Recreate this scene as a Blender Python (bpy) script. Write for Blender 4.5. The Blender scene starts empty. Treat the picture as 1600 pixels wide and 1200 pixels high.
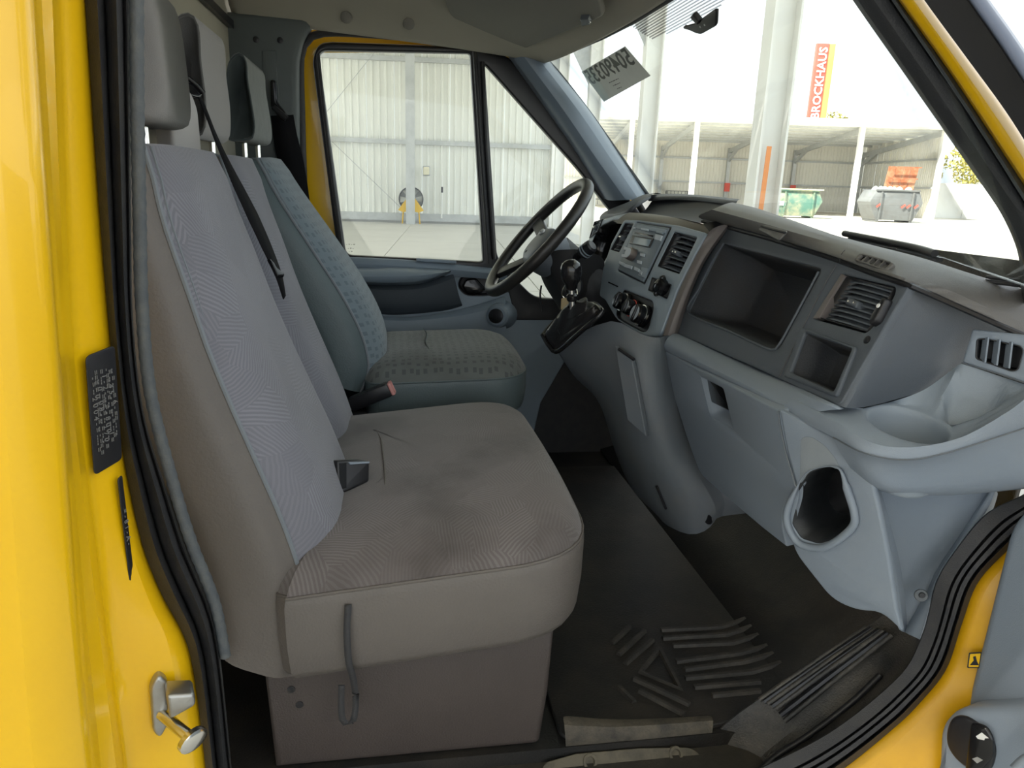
import bpy, bmesh, math, random
from mathutils import Vector as V, Matrix
random.seed(7)
SC = bpy.context.scene
COL = SC.collection
# ------------------------------------------------------------------ camera, sky, sun, exposure
FPX, YAW, PIT, ROL = 1150.0, math.radians(9.5), math.radians(15.2), math.radians(1.9)
CAM = V((0, 0, .9))
fw = V((math.sin(YAW)*math.cos(PIT), math.cos(YAW)*math.cos(PIT), -math.sin(PIT)))
r0 = V((math.cos(YAW), -math.sin(YAW), 0)); u0 = r0.cross(fw)
RT = r0*math.cos(ROL)+u0*math.sin(ROL); UP = u0*math.cos(ROL)-r0*math.sin(ROL)
cd = bpy.data.cameras.new('camera'); cam = bpy.data.objects.new('camera', cd); COL.objects.link(cam)
cd.sensor_width = 36; cd.lens = FPX/1600*36; cd.clip_start = .02; cd.clip_end = 500
cam.matrix_world = Matrix(((RT.x, UP.x, -fw.x, CAM.x), (RT.y, UP.y, -fw.y, CAM.y), (RT.z, UP.z, -fw.z, CAM.z), (0, 0, 0, 1)))
SC.camera = cam
w = bpy.data.worlds.new('sky'); SC.world = w; w.use_nodes = True
bg = w.node_tree.nodes['Background']; bg.inputs['Color'].default_value = (.87, .94, 1, 1); bg.inputs['Strength'].default_value = 1.0
sd = bpy.data.lights.new('sun', 'SUN'); sd.energy = 8.0; sd.angle = .01; sd.color = (1, .95, .86)
sun = bpy.data.objects.new('sun', sd); COL.objects.link(sun)
SUN_DIR = V((.70, .20, -.80)).normalized()          # the light travels forward, away from the open door and down
sun.rotation_euler = SUN_DIR.to_track_quat('-Z', 'Y').to_euler()
SC.view_settings.view_transform = 'Standard'; SC.view_settings.look = 'None'; SC.view_settings.gamma = 1
SC.view_settings.use_curve_mapping = False; SC.view_settings.exposure = 1.0
SC.cycles.max_bounces = 10; SC.cycles.transparent_max_bounces = 16

# ------------------------------------------------------------------ helpers
def ray(x, y): return fw+RT*((x-800)/FPX)-UP*((y-600)/FPX)
def aY(x, y, Y): d = ray(x, y); return CAM+d*(Y/d.y)
def aX(x, y, X): d = ray(x, y); return CAM+d*(X/d.x)
def aZ(x, y, Z): d = ray(x, y); return CAM+d*((Z-CAM.z)/d.z)
class Pl:
    """a flat surface standing in the scene: origin o, normal n, up v, right u"""
    def __init__(s, o, n, up=(0, 0, 1)):
        s.o = V(o); s.n = V(n).normalized(); up = V(up); s.v = (up-s.n*up.dot(s.n)).normalized(); s.u = s.v.cross(s.n)
    def hit(s, x, y):
        d = ray(x, y); k = (s.o-CAM).dot(s.n)/d.dot(s.n); p = CAM+d*k-s.o
        return (p.dot(s.u), p.dot(s.v))
    def px(s, pts): return [s.hit(*p) for p in pts]
    def w(s, u, v, t=0): return s.o+s.u*u+s.v*v+s.n*t
    def W(s, x, y, t=0): return s.w(*s.hit(x, y), t)
    def off(s, t): return Pl(s.o+s.n*t, s.n, s.v)
def rnd(poly, r, n=5):
    """polygon with rounded corners; r one radius or one per corner"""
    out = []; N = len(poly)
    for i in range(N):
        p = V(poly[i]).to_2d(); a = V(poly[i-1]).to_2d()-p; b = V(poly[(i+1) % N]).to_2d()-p
        ri = r[i] if isinstance(r, (list, tuple)) else r
        la, lb = a.length, b.length
        if ri <= 0 or la < 1e-9 or lb < 1e-9: out.append(tuple(p)); continue
        d = min(ri, la*.48, lb*.48); A = p+a/la*d; B = p+b/lb*d
        for k in range(n+1):
            t = k/n; out.append(tuple(A*(1-t)**2+p*2*t*(1-t)+B*t*t))
    return out
def rs(pts, n):
    """resample a polyline smoothly (Catmull-Rom) to n points; works on tuples of any size"""
    P = [V(p) for p in pts]; Q = []
    for i in range(len(P)-1):
        p0 = P[i-1] if i else P[0]*2-P[1]; p1, p2 = P[i], P[i+1]; p3 = P[i+2] if i+2 < len(P) else P[-1]*2-P[-2]
        for k in range(12):
            t = k/12; Q.append(.5*((2*p1)+(p2-p0)*t+(2*p0-5*p1+4*p2-p3)*t*t+(3*p1-p0-3*p2+p3)*t**3))
    Q.append(P[-1]); L = [0]
    for a, b in zip(Q, Q[1:]): L.append(L[-1]+(b-a).length)
    out = []; j = 0
    for i in range(n):
        s = L[-1]*i/(n-1)
        while j < len(L)-2 and L[j+1] < s: j += 1
        t = (s-L[j])/max(L[j+1]-L[j], 1e-12); out.append(Q[j].lerp(Q[j+1], min(max(t, 0), 1)))
    return out
def link(name, me, mat=None, parent=None, ang=35, **props):
    o = bpy.data.objects.new(name, me); COL.objects.link(o)
    if mat is not None:
        for m in (mat if isinstance(mat, (list, tuple)) else [mat]): me.materials.append(m)
    if parent is not None: o.parent = parent
    if ang:
        me.polygons.foreach_set('use_smooth', [True]*len(me.polygons)); me.set_sharp_from_angle(angle=math.radians(ang))
    for k, v in props.items(): o[k] = v
    return o
def tag(o, label=None, category=None, group=None, kind=None):
    for k, v in (('label', label), ('category', category), ('group', group), ('kind', kind)):
        if v: o[k] = v
    return o
def thing(name, label, cat, loc=(0, 0, 0), group=None, kind=None):
    """an Empty at the thing's base; its parts keep world coordinates through par()"""
    o = bpy.data.objects.new(name, None); COL.objects.link(o); o.location = loc; o.empty_display_size = .05
    return tag(o, label, cat, group, kind)
def fix(root):
    """cancel the root's offset in its direct children (their meshes are in world coordinates)"""
    for c in root.children: c.matrix_parent_inverse = Matrix.Translation(-root.location)
    return root
def mesh(name, verts, faces, mat=None, parent=None, ang=35, mi=None, recalc=True, **props):
    me = bpy.data.meshes.new(name); me.from_pydata([tuple(v) for v in verts], [], faces); me.update()
    if recalc:
        bm = bmesh.new(); bm.from_mesh(me); bmesh.ops.remove_doubles(bm, verts=bm.verts, dist=1e-6)
        bmesh.ops.recalc_face_normals(bm, faces=bm.faces); bm.to_mesh(me); bm.free()
    o = link(name, me, mat, parent, ang, **props)
    if mi and len(mi) == len(me.polygons): me.polygons.foreach_set('material_index', mi)
    return o
def loft(name, rows, mat=None, parent=None, closed=False, caps=False, ang=35, thick=0, sub=0, mfun=None, **props):
    """skin a list of rows of points; closed: each row is a ring"""
    n = len(rows[0]); verts = [p for r in rows for p in r]; faces = []; mi = []
    for i in range(len(rows)-1):
        for j in range(n if closed else n-1):
            k = (j+1) % n; faces.append((i*n+j, i*n+k, (i+1)*n+k, (i+1)*n+j)); mi.append(mfun(i, j) if mfun else 0)
    if caps:
        faces.append(tuple(range(n))); mi.append(mfun(-1, 0) if mfun else 0)
        faces.append(tuple((len(rows)-1)*n+j for j in range(n))); mi.append(mfun(len(rows)-1, 0) if mfun else 0)
    me = bpy.data.meshes.new(name); me.from_pydata([tuple(v) for v in verts], [], faces); me.update()
    me.polygons.foreach_set('material_index', mi)
    bm = bmesh.new(); bm.from_mesh(me)
    if caps or closed: bmesh.ops.recalc_face_normals(bm, faces=bm.faces)
    bm.to_mesh(me); bm.free()
    o = link(name, me, mat, parent, ang, **props)
    if thick:
        m = o.modifiers.new('thickness', 'SOLIDIFY'); m.thickness = abs(thick); m.offset = 1 if thick > 0 else -1
    if sub:
        m = o.modifiers.new('smooth', 'SUBSURF'); m.levels = sub; m.render_levels = sub
    return o
def slab_mesh(outer, holes=(), t=.01, bev=0.0, res=2):
    """flat plate with holes, thickness t (from -t to 0), rounded edges"""
    cu = bpy.data.curves.new('plate', 'CURVE'); cu.dimensions = '2D'; cu.fill_mode = 'BOTH'
    for pts in [outer]+list(holes):
        s = cu.splines.new('POLY'); s.points.add(len(pts)-1)
        for p, q in zip(s.points, pts): p.co = (q[0], q[1], 0, 1)
        s.use_cyclic_u = True
    b = min(bev, t*.49); cu.extrude = t/2-b; cu.bevel_depth = b; cu.offset = -b; cu.bevel_resolution = res if b else 0
    ob = bpy.data.objects.new('plate', cu); me = bpy.data.meshes.new_from_object(ob)
    bpy.data.objects.remove(ob); bpy.data.curves.remove(cu)
    bm = bmesh.new(); bm.from_mesh(me); bmesh.ops.remove_doubles(bm, verts=bm.verts, dist=1e-6)
    bmesh.ops.recalc_face_normals(bm, faces=bm.faces); bm.to_mesh(me); bm.free(); me.materials.clear()
    return me
def slab(name, pl, outer, holes=(), t0=-.01, t1=0.0, bev=.0, mat=None, parent=None, ang=35, res=2, **props):
    me = slab_mesh(outer, holes, t1-t0, bev, res); c = (t0+t1)/2
    me.transform(Matrix(((pl.u.x, pl.v.x, pl.n.x, 0), (pl.u.y, pl.v.y, pl.n.y, 0), (pl.u.z, pl.v.z, pl.n.z, 0), (0, 0, 0, 1))))
    me.transform(Matrix.Translation(pl.o+pl.n*c))
    return link(name, me, mat, parent, ang, **props)
def recess(name, pl, hole, depth, mat, parent=None, shrink=.9, floor_mat=None, shift=(0, 0), **props):
    """open box behind a hole: side walls and a back wall with thickness"""
    cx = sum(p[0] for p in hole)/len(hole); cy = sum(p[1] for p in hole)/len(hole)
    r = [[pl.w(u, v, -.001) for u, v in hole]]
    for k, d in ((shrink*.3+.7, .6), (shrink, .94), (shrink*.95, 1)):
        r.append([pl.w(cx+(u-cx)*k+shift[0]*d, cy+(v-cy)*k+shift[1]*d, -depth*d) for u, v in hole])
    n = len(hole); verts = [p for q in r for p in q]; faces = []; mi = []
    for i in range(3):
        for j in range(n): k = (j+1) % n; faces.append((i*n+j, i*n+k, (i+1)*n+k, (i+1)*n+j)); mi.append(0)
    faces.append(tuple(3*n+j for j in range(n))); mi.append(1 if floor_mat else 0)
    o = mesh(name, verts, faces, [mat]+([floor_mat] if floor_mat else []), parent, 50, mi, False, **props)
    m = o.modifiers.new('thickness', 'SOLIDIFY'); m.thickness = .002; m.offset = 0
    return o
def frame_of(d):
    d = d.normalized(); a = V((0, 0, 1)) if abs(d.z) < .9 else V((1, 0, 0)); x = d.cross(a).normalized(); return x, d.cross(x).normalized()
def tube(name, pts, r, mat=None, parent=None, n=10, closed=False, flat=None, **props):
    P = [V(p) for p in pts]; N = len(P); rows = []; x = None
    for i in range(N):
        d = (P[(i+1) % N]-P[i-1]) if closed else (P[min(i+1, N-1)]-P[max(i-1, 0)])
        if x is None: x, y = frame_of(d)
        else:
            d.normalize(); x = (x-d*x.dot(d)).normalized(); y = d.cross(x)
        ri = r[i] if isinstance(r, (list, tuple)) else r
        rows.append([P[i]+x*math.cos(2*math.pi*k/n)*ri+y*math.sin(2*math.pi*k/n)*ri for k in range(n)])
    if closed: rows.append(rows[0])
    o = loft(name, rows, mat, parent, True, not closed, 50, **props)
    return o
def lathe(name, o, axis, prof, mat=None, parent=None, n=24, sx=1.0, mfun=None, ang=35, **props):
    """profile of (radius, height) turned about an axis"""
    o = V(o); d = V(axis).normalized(); x, y = frame_of(d)
    rows = [[o+d*h+x*math.cos(2*math.pi*k/n)*r*sx+y*math.sin(2*math.pi*k/n)*r for k in range(n)] for r, h in prof]
    return loft(name, rows, mat, parent, True, True, ang, mfun=mfun, **props)
def box(name, c, size, mat=None, parent=None, bev=.0, rot=None, seg=2, **props):
    bm = bmesh.new(); bmesh.ops.create_cube(bm, size=1)
    bmesh.ops.scale(bm, vec=V(size), verts=bm.verts)
    if bev: bmesh.ops.bevel(bm, geom=list(bm.edges), offset=min(bev, min(size)*.49), segments=seg, affect='EDGES', profile=.5)
    if rot is not None: bmesh.ops.transform(bm, matrix=rot, verts=bm.verts)
    bmesh.ops.translate(bm, vec=V(c), verts=bm.verts)
    me = bpy.data.meshes.new(name); bm.to_mesh(me); bm.free()
    return link(name, me, mat, parent, 35, **props)
def bar(name, a, b, wx, wy, mat=None, parent=None, up=(0, 0, 1), bev=0, **props):
    """rectangular bar from a to b"""
    a, b = V(a), V(b); d = (b-a); L = d.length; d.normalize(); up = V(up); y = (up-d*up.dot(d))
    y = y.normalized() if y.length > 1e-6 else frame_of(d)[0]; x = y.cross(d)
    rot = Matrix(((x.x, y.x, d.x, 0), (x.y, y.y, d.y, 0), (x.z, y.z, d.z, 0), (0, 0, 0, 1)))
    return box(name, (a+b)/2, (wx, wy, L), mat, parent, bev, rot, **props)
def text(name, s, pl, u, v, size, mat, parent=None, rot=0.0, mirror=False, t=.0006, lift=.0004, sx=1.0, align='CENTER', bold=0, **props):
    cu = bpy.data.curves.new('lettering', 'FONT'); cu.body = s; cu.size = size; cu.align_x = align; cu.align_y = 'CENTER'; cu.extrude = t/2; cu.offset = bold; cu.resolution_u = 2
    ob = bpy.data.objects.new('lettering', cu); me = bpy.data.meshes.new_from_object(ob)
    bpy.data.objects.remove(ob); bpy.data.curves.remove(cu); me.materials.clear()
    me.transform(Matrix.Diagonal((-sx if mirror else sx, 1, 1, 1))); me.transform(Matrix.Rotation(rot, 4, 'Z'))
    if mirror: me.flip_normals()
    me.transform(Matrix(((pl.u.x, pl.v.x, pl.n.x, 0), (pl.u.y, pl.v.y, pl.n.y, 0), (pl.u.z, pl.v.z, pl.n.z, 0), (0, 0, 0, 1))))
    me.transform(Matrix.Translation(pl.w(u, v, lift)))
    return link(name, me, mat, parent, 0, **props)
def strip(name, lines, mat, parent=None, n=24, thick=0, sub=0, ang=40, mfun=None, **props):
    """surface through lines; each line is (pixel path, depth Y or list of depths)"""
    rows = []
    for pts, Y in lines:
        Ys = Y if isinstance(Y, (list, tuple)) else [Y]*len(pts)
        rows.append(rs([aY(p[0], p[1], y) for p, y in zip(pts, Ys)], n))
    return loft(name, rows, mat, parent, thick=thick, sub=sub, ang=ang, mfun=mfun, **props)
def rope(name, pts, Y, r, mat, parent=None, n=30, sides=8, **props):
    Ys = Y if isinstance(Y, (list, tuple)) else [Y]*len(pts)
    return tube(name, rs([aY(p[0], p[1], y) for p, y in zip(pts, Ys)], n), r, mat, parent, sides, **props)
def copy_tree(o, parent=None):
    c = o.copy(); COL.objects.link(c); c.parent = parent
    for k in o.children: copy_tree(k, c)
    return c

# ------------------------------------------------------------------ materials
def nd(nt, typ, **kw):
    n = nt.nodes.new(typ)
    for k, v in kw.items(): setattr(n, k, v)
    return n
def mat(name, col, rough=.5, metal=0.0, var=.0, vscale=8.0, col2=None, bump=0.0, bscale=400.0, spec=.5, coat=0.0, sub=None):
    """principled material; var mixes towards col2 by a noise, bump adds a fine grain"""
    m = bpy.data.materials.new(name); m.use_nodes = True; nt = m.node_tree; b = nt.nodes['Principled BSDF']
    b.inputs['Base Color'].default_value = (*col, 1); b.inputs['Roughness'].default_value = rough; b.inputs['Metallic'].default_value = metal
    b.inputs['Specular IOR Level'].default_value = spec; b.inputs['Coat Weight'].default_value = coat
    if var or bump:
        tc = nd(nt, 'ShaderNodeTexCoord')
    if var:
        no = nd(nt, 'ShaderNodeTexNoise'); no.inputs['Scale'].default_value = vscale; no.inputs['Detail'].default_value = 6; no.inputs['Roughness'].default_value = .65
        nt.links.new(tc.outputs['Object'], no.inputs['Vector'])
        rp = nd(nt, 'ShaderNodeValToRGB'); rp.color_ramp.elements[0].position = .42; rp.color_ramp.elements[1].position = .68
        nt.links.new(no.outputs['Fac'], rp.inputs['Fac'])
        mu = nd(nt, 'ShaderNodeMath', operation='MULTIPLY'); mu.inputs[1].default_value = var; nt.links.new(rp.outputs['Color'], mu.inputs[0])
        mx = nd(nt, 'ShaderNodeMix', data_type='RGBA'); c2 = col2 or tuple(c*.6 for c in col)
        mx.inputs[6].default_value = (*col, 1); mx.inputs[7].default_value = (*c2, 1)
        nt.links.new(mu.outputs[0], mx.inputs[0]); nt.links.new(mx.outputs[2], b.inputs['Base Color'])
        m['mix'] = mx.name
    if bump:
        no2 = nd(nt, 'ShaderNodeTexNoise'); no2.inputs['Scale'].default_value = bscale; no2.inputs['Detail'].default_value = 3
        nt.links.new(tc.outputs['Object'], no2.inputs['Vector'])
        bp = nd(nt, 'ShaderNodeBump'); bp.inputs['Strength'].default_value = bump; bp.inputs['Distance'].default_value = .002
        nt.links.new(no2.outputs['Fac'], bp.inputs['Height']); nt.links.new(bp.outputs['Normal'], b.inputs['Normal'])
    return m
def fabric(name, axes, col, pale, kind='stripes', var=.5, dirt=(.03, .025, .02)):
    """woven cloth: patches of fine stripes turned every way, or small dark oblongs in rows"""
    m = bpy.data.materials.new(name); m.use_nodes = True; nt = m.node_tree; b = nt.nodes['Principled BSDF']; L = nt.links.new
    b.inputs['Roughness'].default_value = .95; b.inputs['Specular IOR Level'].default_value = .15; b.inputs['Sheen Weight'].default_value = .25
    tc = nd(nt, 'ShaderNodeTexCoord'); sp = nd(nt, 'ShaderNodeSeparateXYZ'); L(tc.outputs['Object'], sp.inputs[0])
    cb = nd(nt, 'ShaderNodeCombineXYZ'); L(sp.outputs[axes[0]], cb.inputs[0]); L(sp.outputs[axes[1]], cb.inputs[1])
    def M(op, a, bb=None):
        n = nd(nt, 'ShaderNodeMath', operation=op)
        for i, x in enumerate((a, bb)):
            if x is None: continue
            if isinstance(x, (int, float)): n.inputs[i].default_value = x
            else: L(x, n.inputs[i])
        return n.outputs[0]
    if kind == 'stripes':
        vo = nd(nt, 'ShaderNodeTexVoronoi', voronoi_dimensions='2D'); vo.inputs['Scale'].default_value = 19; L(cb.outputs[0], vo.inputs['Vector'])
        s2 = nd(nt, 'ShaderNodeSeparateColor'); L(vo.outputs['Color'], s2.inputs[0])
        th = M('MULTIPLY', s2.outputs[0], 6.283)
        s3 = nd(nt, 'ShaderNodeSeparateXYZ'); L(cb.outputs[0], s3.inputs[0])
        k = M('ADD', M('MULTIPLY', s3.outputs[0], M('COSINE', th)), M('MULTIPLY', s3.outputs[1], M('SINE', th)))
        wv = nd(nt, 'ShaderNodeTexNoise'); wv.inputs['Scale'].default_value = 30; L(cb.outputs[0], wv.inputs['Vector'])
        k = M('ADD', k, M('MULTIPLY', wv.outputs['Fac'], .006))
        si = M('SINE', M('MULTIPLY', k, M('ADD', M('MULTIPLY', s2.outputs[1], 400), 1050)))
        fac = M('MULTIPLY', M('GREATER_THAN', si, .1), M('ADD', M('MULTIPLY', s2.outputs[2], .6), .25))
    else:
        br = nd(nt, 'ShaderNodeTexVoronoi', voronoi_dimensions='2D', distance='CHEBYCHEV'); br.inputs['Scale'].default_value = 52; br.inputs['Randomness'].default_value = .35
        L(cb.outputs[0], br.inputs['Vector']); fac = M('MULTIPLY', M('LESS_THAN', br.outputs['Distance'], .24), .8)
    mx = nd(nt, 'ShaderNodeMix', data_type='RGBA'); mx.inputs[6].default_value = (*col, 1); mx.inputs[7].default_value = (*pale, 1); L(fac, mx.inputs[0])
    no = nd(nt, 'ShaderNodeTexNoise'); no.inputs['Scale'].default_value = 5; no.inputs['Detail'].default_value = 7; L(tc.outputs['Object'], no.inputs['Vector'])
    rp = nd(nt, 'ShaderNodeValToRGB'); rp.color_ramp.elements[0].position = .48; rp.color_ramp.elements[1].position = .8; L(no.outputs['Fac'], rp.inputs[0])
    mx2 = nd(nt, 'ShaderNodeMix', data_type='RGBA'); L(mx.outputs[2], mx2.inputs[6]); mx2.inputs[7].default_value = (*dirt, 1)
    L(M('MULTIPLY', rp.outputs[0], var), mx2.inputs[0]); L(mx2.outputs[2], b.inputs['Base Color'])
    wn = nd(nt, 'ShaderNodeTexNoise'); wn.inputs['Scale'].default_value = 900; L(tc.outputs['Object'], wn.inputs['Vector'])
    bp = nd(nt, 'ShaderNodeBump'); bp.inputs['Strength'].default_value = .35; bp.inputs['Distance'].default_value = .0015
    L(M('ADD', wn.outputs['Fac'], M('MULTIPLY', fac, .8)), bp.inputs['Height']); L(bp.outputs[0], b.inputs['Normal'])
    return m
def glass(name, tint=(1, 1, 1)):
    m = bpy.data.materials.new(name); m.use_nodes = True; nt = m.node_tree; nt.nodes.clear()
    o = nd(nt, 'ShaderNodeOutputMaterial'); t = nd(nt, 'ShaderNodeBsdfTransparent'); g = nd(nt, 'ShaderNodeBsdfGlossy'); f = nd(nt, 'ShaderNodeLayerWeight'); pw = nd(nt, 'ShaderNodeMath', operation='POWER'); sc = nd(nt, 'ShaderNodeMath', operation='MULTIPLY_ADD'); x = nd(nt, 'ShaderNodeMixShader')
    t.inputs[0].default_value = (*tint, 1); g.inputs['Roughness'].default_value = .02; pw.inputs[1].default_value = 5; sc.inputs[1].default_value = .5; sc.inputs[2].default_value = .025
    nt.links.new(f.outputs['Facing'], pw.inputs[0]); nt.links.new(pw.outputs[0], sc.inputs[0]); nt.links.new(sc.outputs[0], x.inputs[0]); nt.links.new(t.outputs[0], x.inputs[1]); nt.links.new(g.outputs[0], x.inputs[2]); nt.links.new(x.outputs[0], o.inputs[0])
    return m
YEL = mat('yellow paint', (.80, .47, .004), .28, coat=.4, var=.25, vscale=5, col2=(.70, .37, .003), spec=.5)
RUB = mat('black rubber', (.018, .018, .02), .6, var=.5, vscale=30, col2=(.04, .037, .033), bump=.25, bscale=500)
RUBG = mat('grey rubber lip', (.06, .068, .075), .7, var=.6, vscale=60, col2=(.1, .105, .10), bump=.3, bscale=300)
PLD = mat('dark charcoal plastic', (.078, .092, .11), .55, bump=.35, bscale=900, var=.25, vscale=12, col2=(.09, .095, .10))
PLB = mat('black plastic', (.012, .012, .014), .38, bump=.1, bscale=700)
PLBG = mat('glossy black plastic', (.008, .008, .009), .15)
PLG = mat('blue grey plastic', (.205, .243, .29), .5, bump=.22, bscale=900, var=.25, vscale=6, col2=(.23, .25, .27))
PLK = mat('mid grey console plastic', (.10, .115, .13), .5, bump=.25, bscale=900, var=.3, vscale=9, col2=(.15, .14, .13))
PLS = mat('satin blue grey fascia', (.23, .28, .325), .4, bump=.12, bscale=900, var=.3, vscale=14, col2=(.22, .255, .285))
PLT = mat('taupe grey trim', (.135, .118, .112), .5, bump=.25, bscale=900)
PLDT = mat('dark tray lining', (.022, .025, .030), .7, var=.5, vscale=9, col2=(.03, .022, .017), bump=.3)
DOORP = mat('slate blue door plastic', (.19, .235, .28), .48, bump=.25, bscale=800, var=.2, vscale=5)
HEAD = mat('beige headlining', (.36, .34, .28), .85, var=.25, vscale=4, col2=(.31, .29, .24), bump=.15, bscale=600)
VISF = mat('taupe visor cloth', (.22, .21, .185), .9, bump=.2, bscale=500)
VIN = mat('grey seat vinyl', (.116, .102, .091), .5, bump=.4, bscale=260, var=.45, vscale=7, col2=(.09, .079, .07))
VINB = mat('teal grey seat vinyl', (.085, .112, .118), .5, bump=.4, bscale=260, var=.4, vscale=7, col2=(.065, .085, .09))
FABB = fabric('striped grey cloth, upright', 'YZ', (.165, .165, .19), (.222, .222, .25), var=.2)
FABC = fabric('striped grey cloth, flat', 'XY', (.135, .118, .114), (.18, .163, .16), var=.85)
FABH = fabric('plain grey cloth', 'YZ', (.24, .23, .22), (.27, .26, .25), var=.15)
FABD = fabric('teal cloth with dark oblongs', 'YZ', (.16, .20, .225), (.10, .13, .155), 'dots', var=.25)
FABE = fabric('dusty teal cloth with dark oblongs', 'XY', (.125, .135, .13), (.075, .083, .083), 'dots', var=.7)
CHR = mat('chromed steel', (.75, .74, .70), .18, 1.0)
STL = mat('zinc plated steel', (.42, .42, .40), .38, .9, var=.4, vscale=20, col2=(.25, .22, .18))
BELT = mat('black webbing', (.009, .009, .010), .75, bump=.4, bscale=1200, spec=.08)
MAT_ = mat('black rubber mat', (.010, .010, .0098), .55, var=.8, vscale=6, col2=(.034, .028, .022), bump=.5, bscale=260)
TREAD = mat('worn black tread plastic', (.025, .025, .025), .5, var=.9, vscale=9, col2=(.10, .088, .072), bump=.7, bscale=330)
DUST = mat('dirty bare steel', (.10, .085, .058), .7, var=.95, vscale=18, col2=(.03, .026, .02), bump=.4, bscale=200)
GLS = glass('clear window glass', (.97, 1, .985))
WHT = mat('white ink', (.75, .75, .72), .6)
INK = mat('grey ink', (.06, .065, .06), .7)
SILV = mat('silver plastic', (.45, .45, .44), .35, .5)
# ================================================================== outside: the hall, the yard and the shed
G = -.75
hd = V((ray(700, 284).x, ray(700, 284).y, 0)).normalized(); hr = V((hd.y, -hd.x, 0))
def H(p, h, z=0): return hr*p+hd*h+V((0, 0, G+z))
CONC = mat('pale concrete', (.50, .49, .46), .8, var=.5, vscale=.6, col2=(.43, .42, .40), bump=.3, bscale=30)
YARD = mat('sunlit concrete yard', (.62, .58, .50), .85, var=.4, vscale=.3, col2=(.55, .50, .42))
SHEETW = mat('white profiled sheet', (.80, .80, .75), .5, var=.2, vscale=1.5, col2=(.66, .67, .64))
SHEETC = mat('cream profiled sheet', (.80, .77, .70), .6, var=.3, vscale=.6, col2=(.7, .67, .6))
GALV = mat('galvanised steel', (.52, .53, .53), .5, .3, var=.4, vscale=3)
POSTW = mat('white painted steel', (.82, .81, .78), .5, var=.2, vscale=2, col2=(.7, .66, .56))
RED = mat('red sign face', (.75, .10, .07), .5); ORG = mat('orange sign edge', (.80, .30, .10), .5)
RUST = mat('rusty orange steel', (.34, .10, .04), .8, var=.8, vscale=2.5, col2=(.5, .28, .16))
SKIP = mat('grey skip paint', (.15, .155, .155), .6, var=.5, vscale=2, col2=(.11, .10, .09))
GREENP = mat('green skip paint', (.09, .20, .155), .6, var=.9, vscale=1.2, col2=(.45, .40, .26))
CRM = mat('cream lid paint', (.68, .66, .42), .6, var=.5, vscale=2, col2=(.5, .46, .28))
BLUEP = mat('blue plastic', (.10, .22, .42), .5)
LEAF = mat('autumn leaves', (.42, .36, .10), .9, var=.9, vscale=1.5, col2=(.22, .25, .06)); BARK = mat('bark', (.10, .075, .05), .9)
fl = Pl((0, 0, G), (0, 0, 1), (0, 1, 0))
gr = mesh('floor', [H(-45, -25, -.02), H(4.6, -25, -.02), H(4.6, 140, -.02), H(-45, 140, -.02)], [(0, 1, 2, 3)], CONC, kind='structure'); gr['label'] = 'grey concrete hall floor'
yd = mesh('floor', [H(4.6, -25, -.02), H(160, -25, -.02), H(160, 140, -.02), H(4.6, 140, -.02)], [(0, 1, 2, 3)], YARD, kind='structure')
# floor slabs of the hall, each with its own edge
for i in range(6):
    for j in range(5):
        a, b, c, d = -13+i*2.9, -13+(i+1)*2.9-.02, 7+j*4.7, 7+(j+1)*4.7-.025
        mesh('floor_slab', [H(a, c, -.02), H(b, c, -.02), H(b, d, -.02), H(a, d, -.02), H(a, c, .0), H(b, c, .0), H(b, d, .0), H(a, d, .0)],
             [(0, 1, 2, 3), (4, 5, 6, 7), (0, 1, 5, 4), (1, 2, 6, 5), (2, 3, 7, 6), (3, 0, 4, 7)], CONC, gr)
# end wall of profiled sheets
wl = thing('wall_back', None, None, H(-4, 31), kind='structure')
def sheet_mesh(width, height, pitch, depth):
    n = int(round(width/pitch)); xs = []
    for k in range(n):
        for fx, fz in ((0, 0), (.62, 0), (.72, 1), (.90, 1)): xs.append(((k+fx)*pitch, fz*depth))
    xs.append((width, 0)); vs = []; fs = []
    for x, d in xs: vs += [(x, d, 0), (x, d, height)]
    for k in range(len(xs)-1): fs.append((2*k, 2*k+2, 2*k+3, 2*k+1))
    me = bpy.data.meshes.new('sheet'); me.from_pydata(vs, [], fs); return me
ori = Matrix(((hr.x, -hd.x, 0, 0), (hr.y, -hd.y, 0, 0), (0, 0, 1, 0), (0, 0, 0, 1)))
def place(o, p): o.matrix_world = Matrix.Translation(p) @ ori
sm = sheet_mesh(1.08, 6.6, .27, .05); sm.materials.append(SHEETW)
for i in range(17):
    o = bpy.data.objects.new('wall_sheet', sm); COL.objects.link(o); place(o, H(-14.05+i*1.085, 31, .12)); o.parent = wl
for i, (z, t) in enumerate(((.22, .30), (3.12, .17), (6.15, .17))):
    bar('girt', H(-14, 30.86, z), H(4.2, 30.86, z), .14, t, GALV, wl)
bar('kerb', H(-14, 30.95, .02), H(4.2, 30.95, .02), .1, .16, CONC, wl)
for p in (-9.4, -1.45, 4.3):
    hc = 29.85 if p == -1.45 else 30.7; bar('column', H(p, hc, 0), H(p, hc, 6.6), .34, .3, GALV if p < 4 else POSTW, wl, up=hd)
for a, b in (((-5.55, 3.1), (-2.6, 6.6)), ((-5.7, 4.1), (-1.8, .5)), ((-9.4, 0), (-5.7, 4.1))):
    tube('brace_rod', [H(a[0], 30.74, a[1]), H(b[0], 30.74, b[1])], .014, GALV, wl, 6)
for c in wl.children: c.matrix_parent_inverse = Matrix.Translation(-wl.location)
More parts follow.
